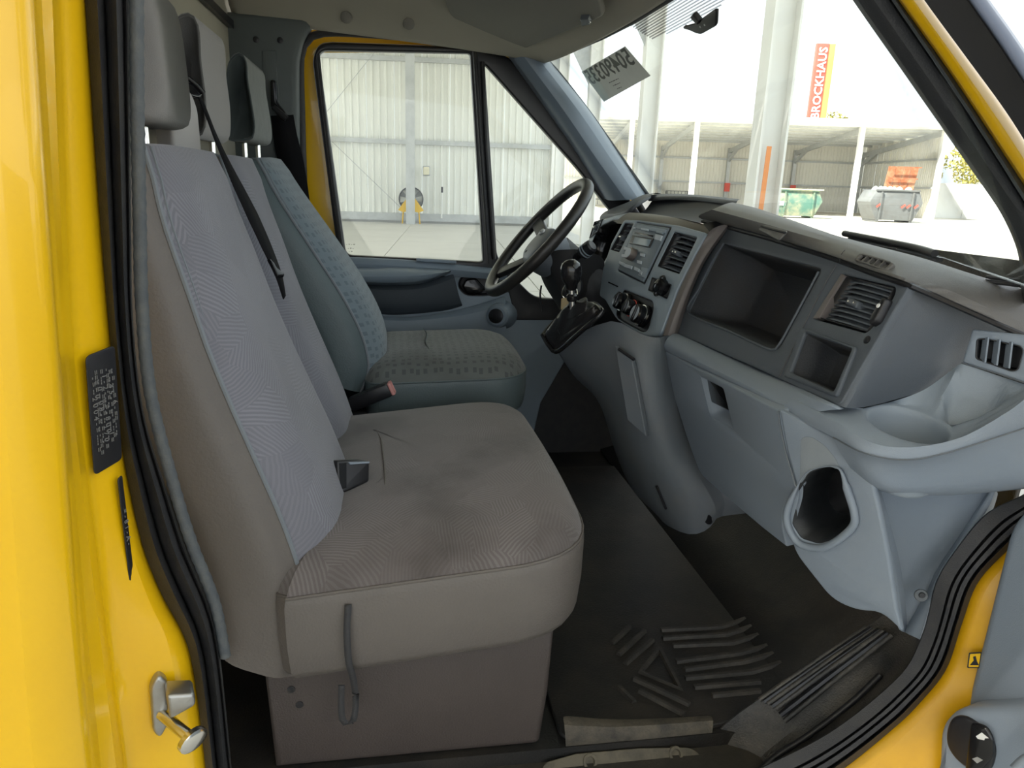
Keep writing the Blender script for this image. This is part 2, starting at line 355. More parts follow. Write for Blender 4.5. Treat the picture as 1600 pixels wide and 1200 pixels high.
# the roof over the hall and its row of posts
rf = thing('ceiling', None, None, H(-5, 13, 6.6), kind='structure')
for i in range(15):
    box('roof_sheet', H(-5.1, -12+3*i+.5, 6.75), (19.4, 2.97, .08), SHEETW, rf, rot=ori.to_3x3().to_4x4())
fix(rf)
for i, h in enumerate((9.4, 15.4, 21.4, 27.4)):
    t = thing('roof_post', ['white roof post standing nearest beyond the windscreen, with an orange scrape', 'white roof post behind the paper number sheet on the windscreen', 'white roof post third from the windscreen in the hall row',
              'white roof post farthest along the hall row, next to the far wall corner'][i], 'post', H(4.0, h), 'white posts along the hall front')
    for s in (-1, 1): bar('flange', H(4.0+s*.16, h, 0), H(4.0+s*.16, h, 6.65), .03, .3, POSTW, t, up=hd)
    bar('web', H(4.0, h, 0), H(4.0, h, 6.65), .31, .02, POSTW, t, up=hd)
    bar('base_plate', H(4.0, h, 0), H(4.0, h, .03), .5, .45, GALV, t, up=hd)
    mesh('haunch', [H(3.84, h-.01, 6.6), H(2.5, h-.01, 6.6), H(3.84, h-.01, 4.3), H(3.84, h+.01, 6.6), H(2.5, h+.01, 6.6), H(3.84, h+.01, 4.3)],
         [(0, 1, 2), (3, 4, 5), (0, 1, 4, 3), (1, 2, 5, 4), (2, 0, 3, 5)], GALV, t)
    if i == 0: bar('scrape', H(3.93, h-.155, 1.2), H(3.95, h-.155, 2.2), .06, .01, ORG, t, up=hd, label='orange scrape mark')
    fix(t)
# drum fan, wall lamp and pole by the end wall
hp = Pl(H(0, 30.4), -hd); FS = 31
t = thing('drum_fan', 'round drum fan on a yellow stand beside the wall column', 'fan', H(-1.6, 30.3))
c = hp.W(643, 311, .3)
lathe('drum', c+hd*.15, -hd, [(.46, 0), (.48, 0), (.48, .3), (.455, .3), (.44, .05)], PLB, t, 32); lathe('guard_disc', c+hd*.1, -hd, [(.44, 0), (.44, .01)], mat('pale grey fan guard', (.45, .46, .45), .5), t, 32); lathe('motor', c+hd*.2, -hd, [(.1, 0), (.1, .25), (.05, .3)], SKIP, t, 16)
for k in range(6):
    a = k*math.pi/3; d1 = hp.u*math.cos(a)+hp.v*math.sin(a); d2 = hp.v*math.cos(a)-hp.u*math.sin(a)
    mesh('blade', [c+d1*.09+d2*.04-hd*.02, c+d1*.43+d2*.14-hd*.06, c+d1*.43-d2*.10+hd*.06, c+d1*.09-d2*.03+hd*.02], [(0, 1, 2, 3)], SHEETW, t)
YST = mat('yellow stand paint', (.8, .48, .01), .5)
for s in (-1, 1):
    a = c+hp.u*s*.46+V((0, 0, -.05)); mesh('stand_plate', [c+hp.u*s*.12-hd*.2+V((0, 0, .1)), c+hp.u*s*.5-hd*.2+V((0, 0, -.42)), c+hp.u*s*.3-hd*.2+V((0, 0, -.5)), c+hp.u*s*.08-hd*.2+V((0, 0, -.45))], [(0, 1, 2, 3)], YST, t)
    tube('leg', [c+hp.u*s*.3-hd*.1+V((0, 0, -.4)), V((c.x, c.y, G))+hp.u*s*.34-hd*.1], .03, YST, t, 8)
fix(t)
t = thing('wall_lamp', 'oblong cream bulkhead lamp on the white wall', 'lamp', hp.W(666, 266))
slab('housing', hp, rnd([(u, v) for u, v in hp.px([(660, 259), (672, 259), (672, 275), (660, 275)])], .06), t0=-.3, t1=-.12, bev=.02, mat=GALV, parent=t)
slab('lens', hp, rnd(hp.px([(661.3, 261), (670.7, 261), (670.7, 273.5), (661.3, 273.5)]), .05), t0=-.12, t1=-.04, bev=.03, mat=mat('cream lamp lens', (.75, .70, .52), .3), parent=t); fix(t)
t = thing('marker_pole', 'thin white pole with black band leaning on wall', 'pole', hp.W(690, 342))
b0 = hp.W(690, 341, .05); tube('shaft', [b0, hp.W(691, 274, -.1)], .035, WHT, t, 8); m0 = hp.W(690.6, 301, -.02); tube('band', [m0, hp.W(690.8, 292, -.04)], .042, PLB, t, 8); fix(t)

# ---- the open shed across the yard
fx = V((math.cos(YAW+.0), -math.sin(YAW+.0), 0)); fy = V((fx.y*-1, fx.x, 0))
def S(u, d, z=0): return fx*u+fy*d+V((0, 0, G+z))
D0, D1 = 60.0, 74.0
def su(x, d): return (x-800)/FPX*d/math.cos(PIT)*math.cos(PIT)   # sideways offset of a column of the shed
UL, UR = 1.6, 33.1
shd = thing('shed', 'open fronted steel shed with cream walls across the yard', 'shed', S((UL+UR)/2, (D0+D1)/2))
box('roof', S((UL+UR)/2, (D0+D1)/2-.3, 0)+V((0, 0, 6.55)), (UR-UL+.8, D1-D0+1.2, .16), SHEETW, shd, rot=Matrix(((fx.x, fy.x, 0, 0), (fx.y, fy.y, 0, 0), (0, 0, 1, 0), (0, 0, 0, 1))) @ Matrix.Rotation(-.045, 4, 'X'))
bar('fascia', S(UL-.3, D0-.6, 6.95), S(UR+.4, D0-.6, 6.95), .16, .55, SHEETW, shd)
for k in range(7):
    d = D0+.8+k*2.0; bar('purlin', S(UL, d, 6.75-.045*(d-D0)), S(UR, d, 6.75-.045*(d-D0)), .12, .3, GALV, shd)
sm2 = sheet_mesh(1.2, 6.35, .3, .05); sm2.materials.append(SHEETC)
oris = Matrix(((fx.x, -fy.x, 0, 0), (fx.y, -fy.y, 0, 0), (0, 0, 1, 0), (0, 0, 0, 1)))
for i in range(27):
    o = bpy.data.objects.new('wall_sheet', sm2); COL.objects.link(o); o.matrix_world = Matrix.Translation(S(UL+i*1.2, D1)) @ oris; o.parent = shd
oe = Matrix(((fy.x, fx.x, 0, 0), (fy.y, fx.y, 0, 0), (0, 0, 1, 0), (0, 0, 0, 1)))
for i in range(11):
    o = bpy.data.objects.new('end_sheet', sm2); COL.objects.link(o); o.matrix_world = Matrix.Translation(S(UR-.1, D0+.3+i*1.22)) @ oe; o.parent = shd
for z in (2.4, 4.6): bar('girt', S(UL, D1-.2, z), S(UR, D1-.2, z), .12, .16, GALV, shd); bar('girt', S(UR-.3, D0+.4, z), S(UR-.3, D1, z), .12, .16, GALV, shd)
for u in (2.3, 8.6, 13.6, 20.0, 26.3, 32.7):
    bar('post', S(u, D0, 0), S(u, D0, 6.7), .36, .36, POSTW, shd, up=fy)
    bar('back_column', S(u, D1-.35, 0), S(u, D1-.35, 5.6), .3, .3, GALV, shd, up=fy)
    bar('rafter', S(u, D1-.3, 5.3), S(u, D0, 6.55), .2, .4, GALV, shd)
    bar('haunch', S(u, D1-.4, 4.5), S(u, D1-3.2, 5.55), .16, .34, GALV, shd)
fix(shd)
# skips
def skip(name, lab, cx, dist, W, Dp, Hh, m, group):
    t = thing(name, lab, 'skip', S(cx, dist), group)
    prof = [(-W/2+.5, .12), (W/2-.5, .12), (W/2, Hh*.62), (W/2-.35, Hh), (-W/2+.35, Hh), (-W/2, Hh*.62)]
    k = len(prof); n = len(prof)
    vs = [S(cx+a, dist-Dp/2, z) for a, z in prof]+[S(cx+a, dist+Dp/2, z) for a, z in prof]
    fs = [tuple(range(k)), tuple(range(k, 2*k))]+[(i, (i+1) % k, k+(i+1) % k, k+i) for i in range(k) if i != 3]
    o = mesh('body', vs, fs, m, t); md = o.modifiers.new('thickness', 'SOLIDIFY'); md.thickness = .05
    for s in (-1, 1): bar('rim', S(cx-W/2+.3, dist+s*Dp/2, Hh), S(cx+W/2-.3, dist+s*Dp/2, Hh), .1, .1, m, t)
    for a in (-.3, .3): bar('rib', S(cx+a*W, dist-Dp/2-.05, .15), S(cx+a*W, dist-Dp/2-.05, Hh-.1), .09, .08, m, t)
    for a in (-.32, .32): bar('skid', S(cx+a*W, dist-Dp/2, .06), S(cx+a*W, dist+Dp/2, .06), .18, .12, m, t)
    return t
sk = skip('skip', 'grey open skip with a rusty orange lid raised', 25.1, 51.5, 3.5, 2.0, 2.05, SKIP, 'skips in front of the shed')
# the raised lid and the load
for k in range(4):
    a = S(25.0+k*.52, 52.4, 2.1); b = a+V((.3, 0, 1.55))+fy*.25; ww = fx*.48
    mesh('lid_panel', [a, a+ww, b+ww, b, a+fy*.06, a+ww+fy*.06, b+ww+fy*.06, b+fy*.06], [(0, 1, 2, 3), (4, 5, 6, 7), (0, 1, 5, 4), (1, 2, 6, 5), (2, 3, 7, 6), (3, 0, 4, 7)], RUST, sk)
for k in range(3): bar('lid_rail', S(24.95+(.0, .15, .3)[k], 52.35, 2.1+k*.75), S(27.05+(.0, .15, .3)[k], 52.35, 2.1+k*.75), .08, .08, RUST, sk)
for k, a in enumerate((-1.2, .45, .8, 1.3)):
    bar('warning_stripe', S(25.1+a-.12, 50.42, .95), S(25.1+a+.12, 50.42, 1.15), .02, .12, RED, sk, label='red warning stripe')
fix(sk)
for k in range(7):
    r = .27+.03*random.random(); cx, d = 24.2+.62*(k % 4), 51.1+.75*(k//4); prof = [(r*.25, -.2), (r*.85, -.12), (r, .03), (r*.7, .2), (r*.2, .3)]
    o = lathe('waste_sack', S(cx, d, 2.0), (0, 0, 1), prof, WHT if k % 2 else GALV, None, 10, ang=80)
    tag(o, 'pale waste sack piled inside the grey skip', 'sack', 'waste sacks in the grey skip')
dm = skip('skip', 'green rust-stained skip with flat cream lids', 19.6, 54.0, 3.3, 1.8, 1.85, GREENP, 'skips in front of the shed')
for k in range(2): bar('lid', S(19.6-1.6+k*1.62, 54, 1.93), S(19.6-.02+k*1.62, 54, 1.93), .08, 2.0, CRM, dm, up=fy)
mesh('sign_plate', [S(18.0, 53.05, .8), S(18.7, 53.05, .8), S(18.7, 53.05, 1.1), S(18.0, 53.05, 1.1)], [(0, 1, 2, 3)], WHT, dm); fix(dm)
# things standing inside the shed
for k, (u, d, ww, hh, m, lab) in enumerate(((7.3, 70, 3.0, 1.6, SKIP, 'grey wire mesh crate in the shed far bay'), (14.8, 71, 2.0, 1.5, SKIP, 'grey steel rack against the shed back wall'), (23.6, 68, 1.2, 1.7, PLB, 'dark frame of scrap metal behind the green skip'), (25.0, 66, 1.0, 1.9, PLB, 'dark scrap frame beside a shed post'))):
    t = thing('scrap_rack', lab, 'rack', S(u, d))
    for a in (-.5, .5):
        for e in (-.3, .3): bar('upright', S(u+a*ww, d+e, 0), S(u+a*ww, d+e, hh), .08, .08, m, t)
    for z in (.35, .7, 1.0): bar('shelf', S(u-ww/2, d, hh*z), S(u+ww/2, d, hh*z), .7, .07, m, t, up=(0, 0, 1))
    for q in range(7): bar('bar', S(u-ww/2+q*ww/6, d-.35, .1), S(u-ww/2+q*ww/6, d-.35, hh), .05, .05, m, t)
    fix(t)
for u, lab in ((20.0, 'red fire extinguisher sign on a shed back column'), (26.3, 'red box on the shed column behind the green skip')):
    o = box('red_box', S(u, D1-.7, 2.0), (.5, .2, .8), RED); tag(o, lab, 'box')
# sign pylon
t = thing('sign_tower', 'tall red sign tower with white lettering above the shed', 'sign', S(31.5, 76, 0))
spl = Pl(S(31.2, 75, 0), -fy)
q = spl.px([(1263, 200), (1284, 200), (1291, 68), (1274, 68)])
u0_, u1_ = (q[0][0]+q[3][0])/2, (q[1][0]+q[2][0])/2; vt, vb = q[2][1], q[0][1]
slab('panel', spl, [(u0_, vb-1), (u1_, vb-1), (u1_, vt), (u0_, vt)], t0=-.4, t1=0, bev=.02, mat=RED, parent=t)
slab('edge_panel', spl, [(u1_+.02, vb-1), (u1_+.62, vb-1), (u1_+.62, vt), (u1_+.02, vt)], t0=-.4, t1=-.05, bev=.02, mat=ORG, parent=t)
text('lettering', 'BROCKHAUS', spl, (u0_+u1_)/2+.1, (vt+vb)/2+.25, 1.08, WHT, t, rot=math.pi/2, t=.03, lift=.05, bold=.02)
mb = spl.w((u0_+u1_)/2, vb); bar('mast', (mb.x, mb.y, G), mb, .4, .3, GALV, t, up=fy); fix(t)
# trees and the white boundary wall
def tree(u, d, h, r, lab):
    t = thing('tree', lab, 'tree', S(u, d), 'trees beyond the yard')
    tube('trunk', [S(u, d, 0), S(u+.1, d, h*.4), S(u, d, h*.8)], [.22, .16, .06], BARK, t, 7)
    vs, fs = [], []
    for k in range(2600):
        a, b, c = random.gauss(0, 1), random.gauss(0, 1), random.gauss(0, 1); q = V((a, b, c)); q = q.normalized()*(random.random()**.4)
        p = S(u, d, h*.62)+V((q.x*r, q.y*r, q.z*h*.38)); s = .16+.12*random.random(); e1 = V((random.gauss(0, 1), random.gauss(0, 1), random.gauss(0, 1))).normalized()*s; e2 = e1.cross(V((random.gauss(0, 1), random.gauss(0, 1), random.gauss(0, 1)))).normalized()*s
        i = len(vs); vs += [p-e1, p+e2*.5, p+e1, p-e2*.5]; fs.append((i, i+1, i+2, i+3))
    mesh('foliage', vs, fs, LEAF, t, 0, recalc=False, kind='stuff'); fix(t)
tree(39.6, 78, 8.0, 3.2, 'yellowing tree beyond the white wall at the shed end'); tree(49.5, 82, 9.2, 3.4, 'olive tree behind the white boundary wall')
tree(17.3, 92, 10.2, 2.4, 'tree top showing over the shed roof, nearer the middle post'); tree(23.0, 92, 10.4, 2.2, 'tree top showing over the shed roof, nearest the white post'); tree(38.0, 95, 11.3, 3.2, 'tree top beside the red sign tower')
bw = thing('wall_yard', None, None, S(42, 70), kind='structure')
for k in range(9): box('wall_panel', S(34.8+k*2.5, 66, 1.45), (2.46, .2, 2.9), POSTW, bw, rot=Matrix(((fx.x, fy.x, 0, 0), (fx.y, fy.y, 0, 0), (0, 0, 1, 0), (0, 0, 0, 1))))
fix(bw)
# ================================================================== the van: body shell around the cab
flr = mesh('floor', [(-.6, .99, -.03), (.85, .99, -.03), (.85, 2.36, -.03), (-.6, 2.36, -.03), (-.6, .99, 0), (.85, .99, 0), (.85, 2.36, 0), (-.6, 2.36, 0)],
           [(0, 1, 2, 3), (4, 5, 6, 7), (0, 1, 5, 4), (1, 2, 6, 5), (2, 3, 7, 6), (3, 0, 4, 7)], MAT_, kind='structure')
loft('toe_board', [[V((.72, y, .0)), V((.84, y, .03)), V((.98, y, .16)), V((1.06, y, .34)), V((1.08, y, .80))] for y in (1.02, 1.3, 1.6, 2.0, 2.36)], MAT_, flr, thick=.01)
box('sill_beam', (.13, .935, -.085), (1.46, .17, .12), mat('dark sill paint', (.03, .027, .022), .7, var=.8, vscale=9, col2=(.07, .06, .045), bump=.4), flr, .01)
# bulkhead behind the seats, side wall of the far side, roof lining
blk = mesh('wall_rear', [(-.43, .80, -.03), (-.43, 2.36, -.03), (-.43, 2.36, 1.50), (-.43, .80, 1.50), (-.46, .80, -.03), (-.46, 2.36, -.03), (-.46, 2.36, 1.50), (-.46, .80, 1.50)],
           [(0, 1, 2, 3), (4, 5, 6, 7), (0, 1, 5, 4), (1, 2, 6, 5), (2, 3, 7, 6), (3, 0, 4, 7)], HEAD, kind='structure')
zl = aY(350, 31, 2.2).z
bar('seam_strip', (-.42, 1.0, zl), (-.42, 2.28, zl), .012, .02, PLB, blk)
P_far = Pl((0, 2.29, 0), (0, -1, 0))
PLT2 = mat('grey green pillar lining', (.085, .10, .10), .55, bump=.25, bscale=800)
pil = slab('wall_left', P_far, rnd(P_far.px([(350, 20), (440, 21), (481, 25), (489, 44), (476, 62), (468, 95), (470, 330), (560, 700), (340, 700), (350, 300)]), [0, .02, .05, .05, .05, .05, 0, 0, 0, 0]), t0=-.03, t1=.03, bev=.02, mat=PLT2, kind='structure')
for q in ((403, 65), (440, 66)):
    lathe('screw_plug', P_far.W(*q, .03), (0, -1, 0), [(.008, 0), (.008, .002), (.005, .003)], PLB, pil, 12)
slab('slot_cover', P_far, rnd(P_far.px([(412, 82), (434, 82), (440, 185), (416, 185)]), .004), t0=.028, t1=.033, bev=.002, mat=PLT2, parent=pil)
lower = slab('wall_lower_left', Pl((0, 2.36, 0), (0, -1, 0)), [(-.46, -.03), (.9, -.03), (.9, .52), (-.46, .52)], t0=-.01, t1=0, mat=RUB, kind='structure')
lower.name = 'wall_left'
# headlining
YS = [2.295, 2.27, 2.22, 2.1, 1.9, 1.7, 1.5, 1.3, 1.1, .98, .9, .86]
def fx_(y): t = (y-1.55)/.75; return .535-.085*t*t
prof = [(0, 1.252), (.02, 1.258), (.06, 1.285), (.14, 1.335), (.3, 1.40), (.6, 1.455), (.80, 1.46), (.985, 1.46)]
rows = []
for i, (d, z) in enumerate(prof):
    r = []
    for y in YS:
        f = fx_(y); k = min(1, max(0, (2.295-y)/.2, )) if y > 1.5 else min(1, max(0, (y-.86)/.2)); k = math.sin(k*math.pi/2)
        x = f-d*(f+.43)/.985; zs = 1.262+.05*(d/.985); r.append(V((x, y, zs+(z+.012*math.sin((y-.86)/1.435*math.pi)-zs)*k)))
    rows.append(r)
hl = loft('ceiling', rows, HEAD, thick=.02, sub=1, kind='structure')
from mathutils.bvhtree import BVHTree
hv = [p for r in rows for p in r]; hn = len(rows[0]); hb = BVHTree.FromPolygons([tuple(p) for p in hv], [(i*hn+j, i*hn+j+1, (i+1)*hn+j+1, (i+1)*hn+j) for i in range(len(rows)-1) for j in range(hn-1)])
for q in ((541, 27), (639, 37)):
    lathe('trim_plug', (hb.ray_cast(CAM, ray(*q))[0] or aY(*q, 2.2))-ray(*q)*.027, (0, -1, -.45), [(.0155, -.003), (.0155, .004), (.011, .007)], VISF, hl, 16)
# roof skin so that no sky falls through
mesh('ceiling', [(-.48, .80, 1.53), (.50, .80, 1.36), (.58, 1.55, 1.36), (.50, 2.38, 1.36), (-.48, 2.38, 1.53), (-.48, .80, 1.56), (.50, .80, 1.39), (.58, 1.55, 1.39), (.50, 2.38, 1.39), (-.48, 2.38, 1.56)],
     [(0, 1, 2, 3, 4), (5, 6, 7, 8, 9), (0, 1, 6, 5), (1, 2, 7, 6), (2, 3, 8, 7), (3, 4, 9, 8), (4, 0, 5, 9)], YEL, kind='structure')

# ---- driver's door (far side) with its window, quarter light and lining
PD = Pl((0, 2.345, 0), (0, -1, 0))
d1 = thing('door_1', None, None, (.2, 2.36, .2), kind='structure')
mainw = rnd(PD.px([(497, 79), (734, 84), (754, 409), (541, 398)]), [.028, .008, .012, .02])
quart = rnd(PD.px([(757, 101), (905, 268), (985, 372), (925, 470), (834, 464), (800, 430), (776, 400)]), [.01, .05, .02, .02, .03, .03, .02])
slab('window_frame', PD, rnd(PD.px([(488, 92), (499, 68), (520, 66), (745, 74), (800, 90), (1010, 345), (1010, 500), (805, 500), (785, 425), (545, 418), (529, 405)]), [.03, .03, 0, 0, .05, 0, 0, 0, 0, 0, 0]),
     [mainw, quart], t0=-.02, t1=.012, bev=.006, mat=PLB, parent=d1)
sl = rope('window_seal', [(497, 84), (505, 160), (521, 290), (536, 396)], 2.33, .005, RUB, d1)
rope('division_seal', [(742, 80), (752, 230), (765, 412)], 2.322, .007, RUB, d1); rope('division_seal', [(754, 96), (760, 230), (772, 405)], 2.322, .006, RUB, d1)
PG = Pl((0, 2.352, 0), (0, -1, 0))
gl = slab('window_pane', PG, PG.px([(490, 74), (745, 78), (766, 416), (534, 406)]), t0=-.003, t1=0, mat=GLS, parent=d1)
slab('quarter_pane', PG, PG.px([(750, 90), (1000, 372), (925, 480), (780, 470)]), t0=-.003, t1=0, mat=GLS, parent=d1)
for k, (s, v) in enumerate((('SECURIT', 384), ('43R-001', 390), ('E2', 395))):
    text('glass_mark', '- = - ='[:7 - k*2], PG, *PG.hit(548, v-2), .010, INK, gl, lift=.001)
PY_ = Pl((0, 2.372, 0), (0, -1, 0))
slab('door_skin', PY_, rnd(PY_.px([(455, 110), (462, 60), (480, 46), (640, 52), (760, 62), (815, 90), (1020, 345), (1020, 560), (560, 560), (530, 440), (462, 400)]), [.03, .02, .03, 0, 0, 0, 0, 0, 0, 0, 0]),
     [rnd(PY_.px([(498, 82), (760, 82), (800, 96), (1000, 372), (930, 478), (540, 412)]), .01)], t0=-.006, t1=0, bev=.002, mat=YEL, parent=d1)
# lining: sill, padded armrest, lower panel
strip('sill_lining', [([(515, 398), (640, 404), (790, 419)], 2.35), ([(515, 400), (640, 406), (791, 421)], 2.325), ([(515, 410), (640, 416), (792, 429)], 2.31), ([(515, 424), (640, 428), (794, 438)], 2.325)], DOORP, d1, sub=1)
slab('lock_button', PD, rnd(PD.px([(650, 402), (712, 406), (712, 411), (650, 407)]), .004), t0=.015, t1=.03, bev=.003, mat=DOORP, parent=d1)
PDL = Pl((0, 2.335, 0), (0, -1, 0))
handle_hole = rnd(PDL.px([(714, 446), (722, 430), (748, 424), (800, 424), (800, 455), (760, 462), (726, 462)]), .02)
slab('door_lining', PDL, rnd(PDL.px([(505, 405), (780, 420), (793, 438), (825, 472), (842, 477), (900, 480), (930, 492), (880, 570), (845, 630), (820, 740), (520, 740)]), [0, .01, .02, .02, .03, .01, .04, .03, 0, 0, 0]), [handle_hole], t0=-.03, t1=0, bev=.006, mat=DOORP, parent=d1)
ph = recess('handle_well', PDL, handle_hole, .022, PLB, d1, .92)
slab('door_handle', PDL, rnd(PDL.px([(722, 448), (728, 437), (744, 435), (760, 452), (752, 459), (730, 459)]), .008), t0=-.03, t1=-.004, bev=.006, mat=PLBG, parent=d1)
strip('armrest', [([(530, 419), (600, 417), (660, 418), (706, 421)], 2.325), ([(530, 423), (600, 421), (660, 422), (703, 423)], 2.28), ([(530, 433), (600, 432), (660, 430), (700, 425)], 2.262), ([(540, 441), (600, 443), (660, 440), (704, 424)], 2.27), ([(545, 443), (600, 446), (660, 443), (706, 425)], 2.325)], DOORP, d1, sub=1)
strip('armrest_panel', [([(545, 442), (600, 446), (660, 443), (706, 425)], 2.33), ([(545, 446), (600, 450), (660, 448), (710, 430)], 2.312), ([(560, 470), (620, 472), (680, 467), (716, 460)], 2.308), ([(570, 484), (620, 488), (690, 482), (722, 476)], 2.318), ([(570, 488), (620, 492), (690, 486), (723, 478)], 2.333)], mat('dark slate door cloth', (.035, .045, .055), .7, bump=.3), d1, sub=1)
strip('door_pocket', [([(572, 492), (640, 495), (720, 483), (790, 462)], 2.33), ([(572, 494), (640, 497), (720, 486), (790, 466)], 2.30), ([(575, 522), (640, 523), (720, 530), (790, 535)], 2.295), ([(580, 560), (640, 560), (720, 560), (800, 570)], 2.30), ([(580, 580), (640, 580), (720, 580), (800, 590)], 2.33)], DOORP, d1, sub=1)
lathe('speaker_pod', aY(782, 492, 2.32), (-.35, -1, .1), [(.05, -.03), (.042, 0), (.036, .05), (.028, .056)], DOORP, d1, 20); lathe('pod_cap', aY(780, 492, 2.32)+V((-.35, -1, .1)).normalized()*.056, (-.35, -1, .1), [(.024, -.002), (.023, .002), (.01, .003)], PLBG, d1, 16)
fix(d1)
# seal round the far door opening, A-pillar lining
rope('trim_1', [(520, 480), (490, 410), (477, 330), (473, 250), (471, 180), (469, 110), (472, 78), (485, 58), (510, 51), (560, 52), (640, 58), (755, 66), (800, 76), (838, 98), (900, 182), (985, 300), (1010, 340)], 2.30, .011, RUB, n=60, kind='structure')
strip('trim_2', [([(785, 76), (850, 168), (900, 240), (944, 312)], 2.34), ([(793, 84), (858, 172), (910, 246), (956, 314)], 2.29), ([(815, 84), (880, 172), (930, 246), (978, 312)], 2.255), ([(838, 84), (905, 172), (955, 246), (1000, 312)], 2.26), ([(848, 86), (918, 172), (968, 246), (1010, 310)], 2.30), ([(853, 86), (922, 172), (972, 246), (1014, 310)], 2.34)], mat('slate pillar lining', (.17, .21, .26), .3, bump=.2, bscale=800), sub=1, kind='structure')
rope('trim_3', [(852, 92), (876, 118), (925, 182), (972, 248), (1016, 310)], 2.33, .006, RUB, kind='structure')
# windscreen
base = [(2.33, .80, .875), (2.1, .86, .85), (1.75, .91, .83), (1.4, .91, .82), (1.1, .88, .81), (.84, .82, .79)]
rows = []
for y, xb, zb in base:
    xt, zt = fx_(y)+.012, 1.262; rows.append([V((xb+(xt-xb)*k+.012*math.sin(k*math.pi), y, zb+(zt-zb)*k)) for k in (0, .2, .4, .6, .8, 1)])
ws = loft('window_1', rows, GLS, thick=.004, kind='structure')
# seal strip along the top edge of the windscreen
tube('trim_4', [V((fx_(y)+.004, y, 1.256)) for y in (2.31, 2.1, 1.9, 1.7, 1.5, 1.3, 1.1, .95, .86)], .006, RUB, kind='structure')
WP = Pl((.648, 1.9, 1.1), (-.76, 0, -.65), (-.65, 0, .76))
# dotted shade band and mirror foot on the glass
bnd = thing('shade_band', 'dotted grey shade band printed at the windscreen top centre', 'shade band', WP.W(1050, 40))
WB = Pl(V((.618, 1.55, 1.16)), (-.76, 0, -.65), (-.65, 0, .76))
poly = WB.px([(976, 34), (1020, 60), (1070, 42), (1145, -4), (1180, -60), (1040, -60)])
dots = []; dv = []; df = []
def inside(p, q):
    c = False
    for i in range(len(q)):
        a, b = q[i], q[i-1]
        if (a[1] > p[1]) != (b[1] > p[1]) and p[0] < (b[0]-a[0])*(p[1]-a[1])/(b[1]-a[1])+a[0]: c = not c
    return c
us = [p[0] for p in poly]; vs_ = [p[1] for p in poly]; st = .0052
for j in range(int((max(vs_)-min(vs_))/st)+1):
    for i in range(int((max(us)-min(us))/st)+1):
        p = (min(us)+(i+.5*(j % 2))*st, min(vs_)+j*st)
        if inside(p, poly):
            k0 = len(dv); dv += [WB.w(p[0]+.0021*math.cos(a*math.pi/3), p[1]+.0021*math.sin(a*math.pi/3), .002) for a in range(6)]; df.append(tuple(range(k0, k0+6)))
mesh('printed_dots', dv, df, mat('grey screen print', (.10, .105, .10), .8), bnd, 0, recalc=False, kind='stuff'); fix(bnd)
mm = thing('mirror_foot', 'black mirror foot glued to the windscreen shade band', 'bracket', WB.W(1105, 30))
slab('base_plate', WB, rnd(WB.px([(1072, 38), (1090, 33), (1122, 10), (1126, 12), (1125, 36), (1100, 50), (1092, 48)]), [.002, .01, .004, .004, .01, .012, .01]), t0=.002, t1=.009, bev=.003, mat=PLB, parent=mm)
slab('catch', WB, rnd(WB.px([(1086, 20), (1091, 14), (1101, 26), (1098, 33)]), .004), t0=.003, t1=.014, bev=.003, mat=PLB, parent=mm)
for q in ((1100, 37), (1107, 34)): lathe('screw', WB.W(*q, .009), WB.n, [(.0022, 0), (.0018, .001)], SILV, mm, 8)
fix(mm)
# paper sheet with the number, stuck behind the glass and read from outside
INK2 = mat('sheet print', (.16, .17, .15), .8)
sh = thing('paper_sheet', 'grey paper sheet with large number on the windscreen', 'notice', WP.W(963, 115))
q = WP.px([(910, 111), (978, 71), (1018, 117), (945, 158)])
slab('sheet', WP, q, t0=.002, t1=.0032, mat=mat('grey backlit paper', (.80, .82, .76), .9, var=.4, vscale=20, col2=(.70, .72, .66)), parent=sh)
e = V(q[1])-V(q[0]); ang = math.atan2(e.y, e.x); c = V(q[0])*.36+V(q[1])*.36+V(q[2])*.14+V(q[3])*.14; hgt = (V(q[3])-V(q[0])).length
WPs = WP.off(.0032)
text('number', '50490335', WPs, c.x, c.y, hgt*.60, INK2, sh, rot=ang, mirror=True, sx=.62*e.length/(hgt*.60)/2.55, bold=.0008)
for k, (s, f) in enumerate((('Auftrag Nr. 100/24', .62), ('Datum 10.04.24', .74), ('Fzg', .86))):
    c2 = V(q[0]).lerp(V(q[1]), .45)*(1-f)+V(q[3]).lerp(V(q[2]), .45)*f; text('small_print', '- -- --- -- --'[:14-k*4], WPs, c2.x, c2.y, .02, INK, sh, rot=ang, mirror=True)
fix(sh)
# wipers outside
def wiper(lab, pts, Y, k=1.0):
    t = thing('wiper', lab, 'wiper', aY(*pts[0], Y[0])); P3 = [aY(*p, y) for p, y in zip(pts, Y)]
    tube('arm', rs([p+V((0, 0, .01*k)) for p in P3], 10), .006*k, PLB, t, 8); tube('blade', rs([p-V((0, 0, .006*k)) for p in P3], 10), .008*k, RUB, t, 8); tube('spoiler', rs([p+V((.012, 0, .0)) for p in P3], 10), .004*k, PLB, t, 6); fix(t)
wiper('wiper lying across the lower passenger side of the windscreen', [(1318, 373), (1380, 386), (1430, 397), (1459, 406)], [1.35, 1.22, 1.12, 1.05])
wiper('short dark wiper end at the windscreen corner by the near pillar', [(1540, 437), (1570, 440), (1592, 443)], [.94, .92, .90], .4)

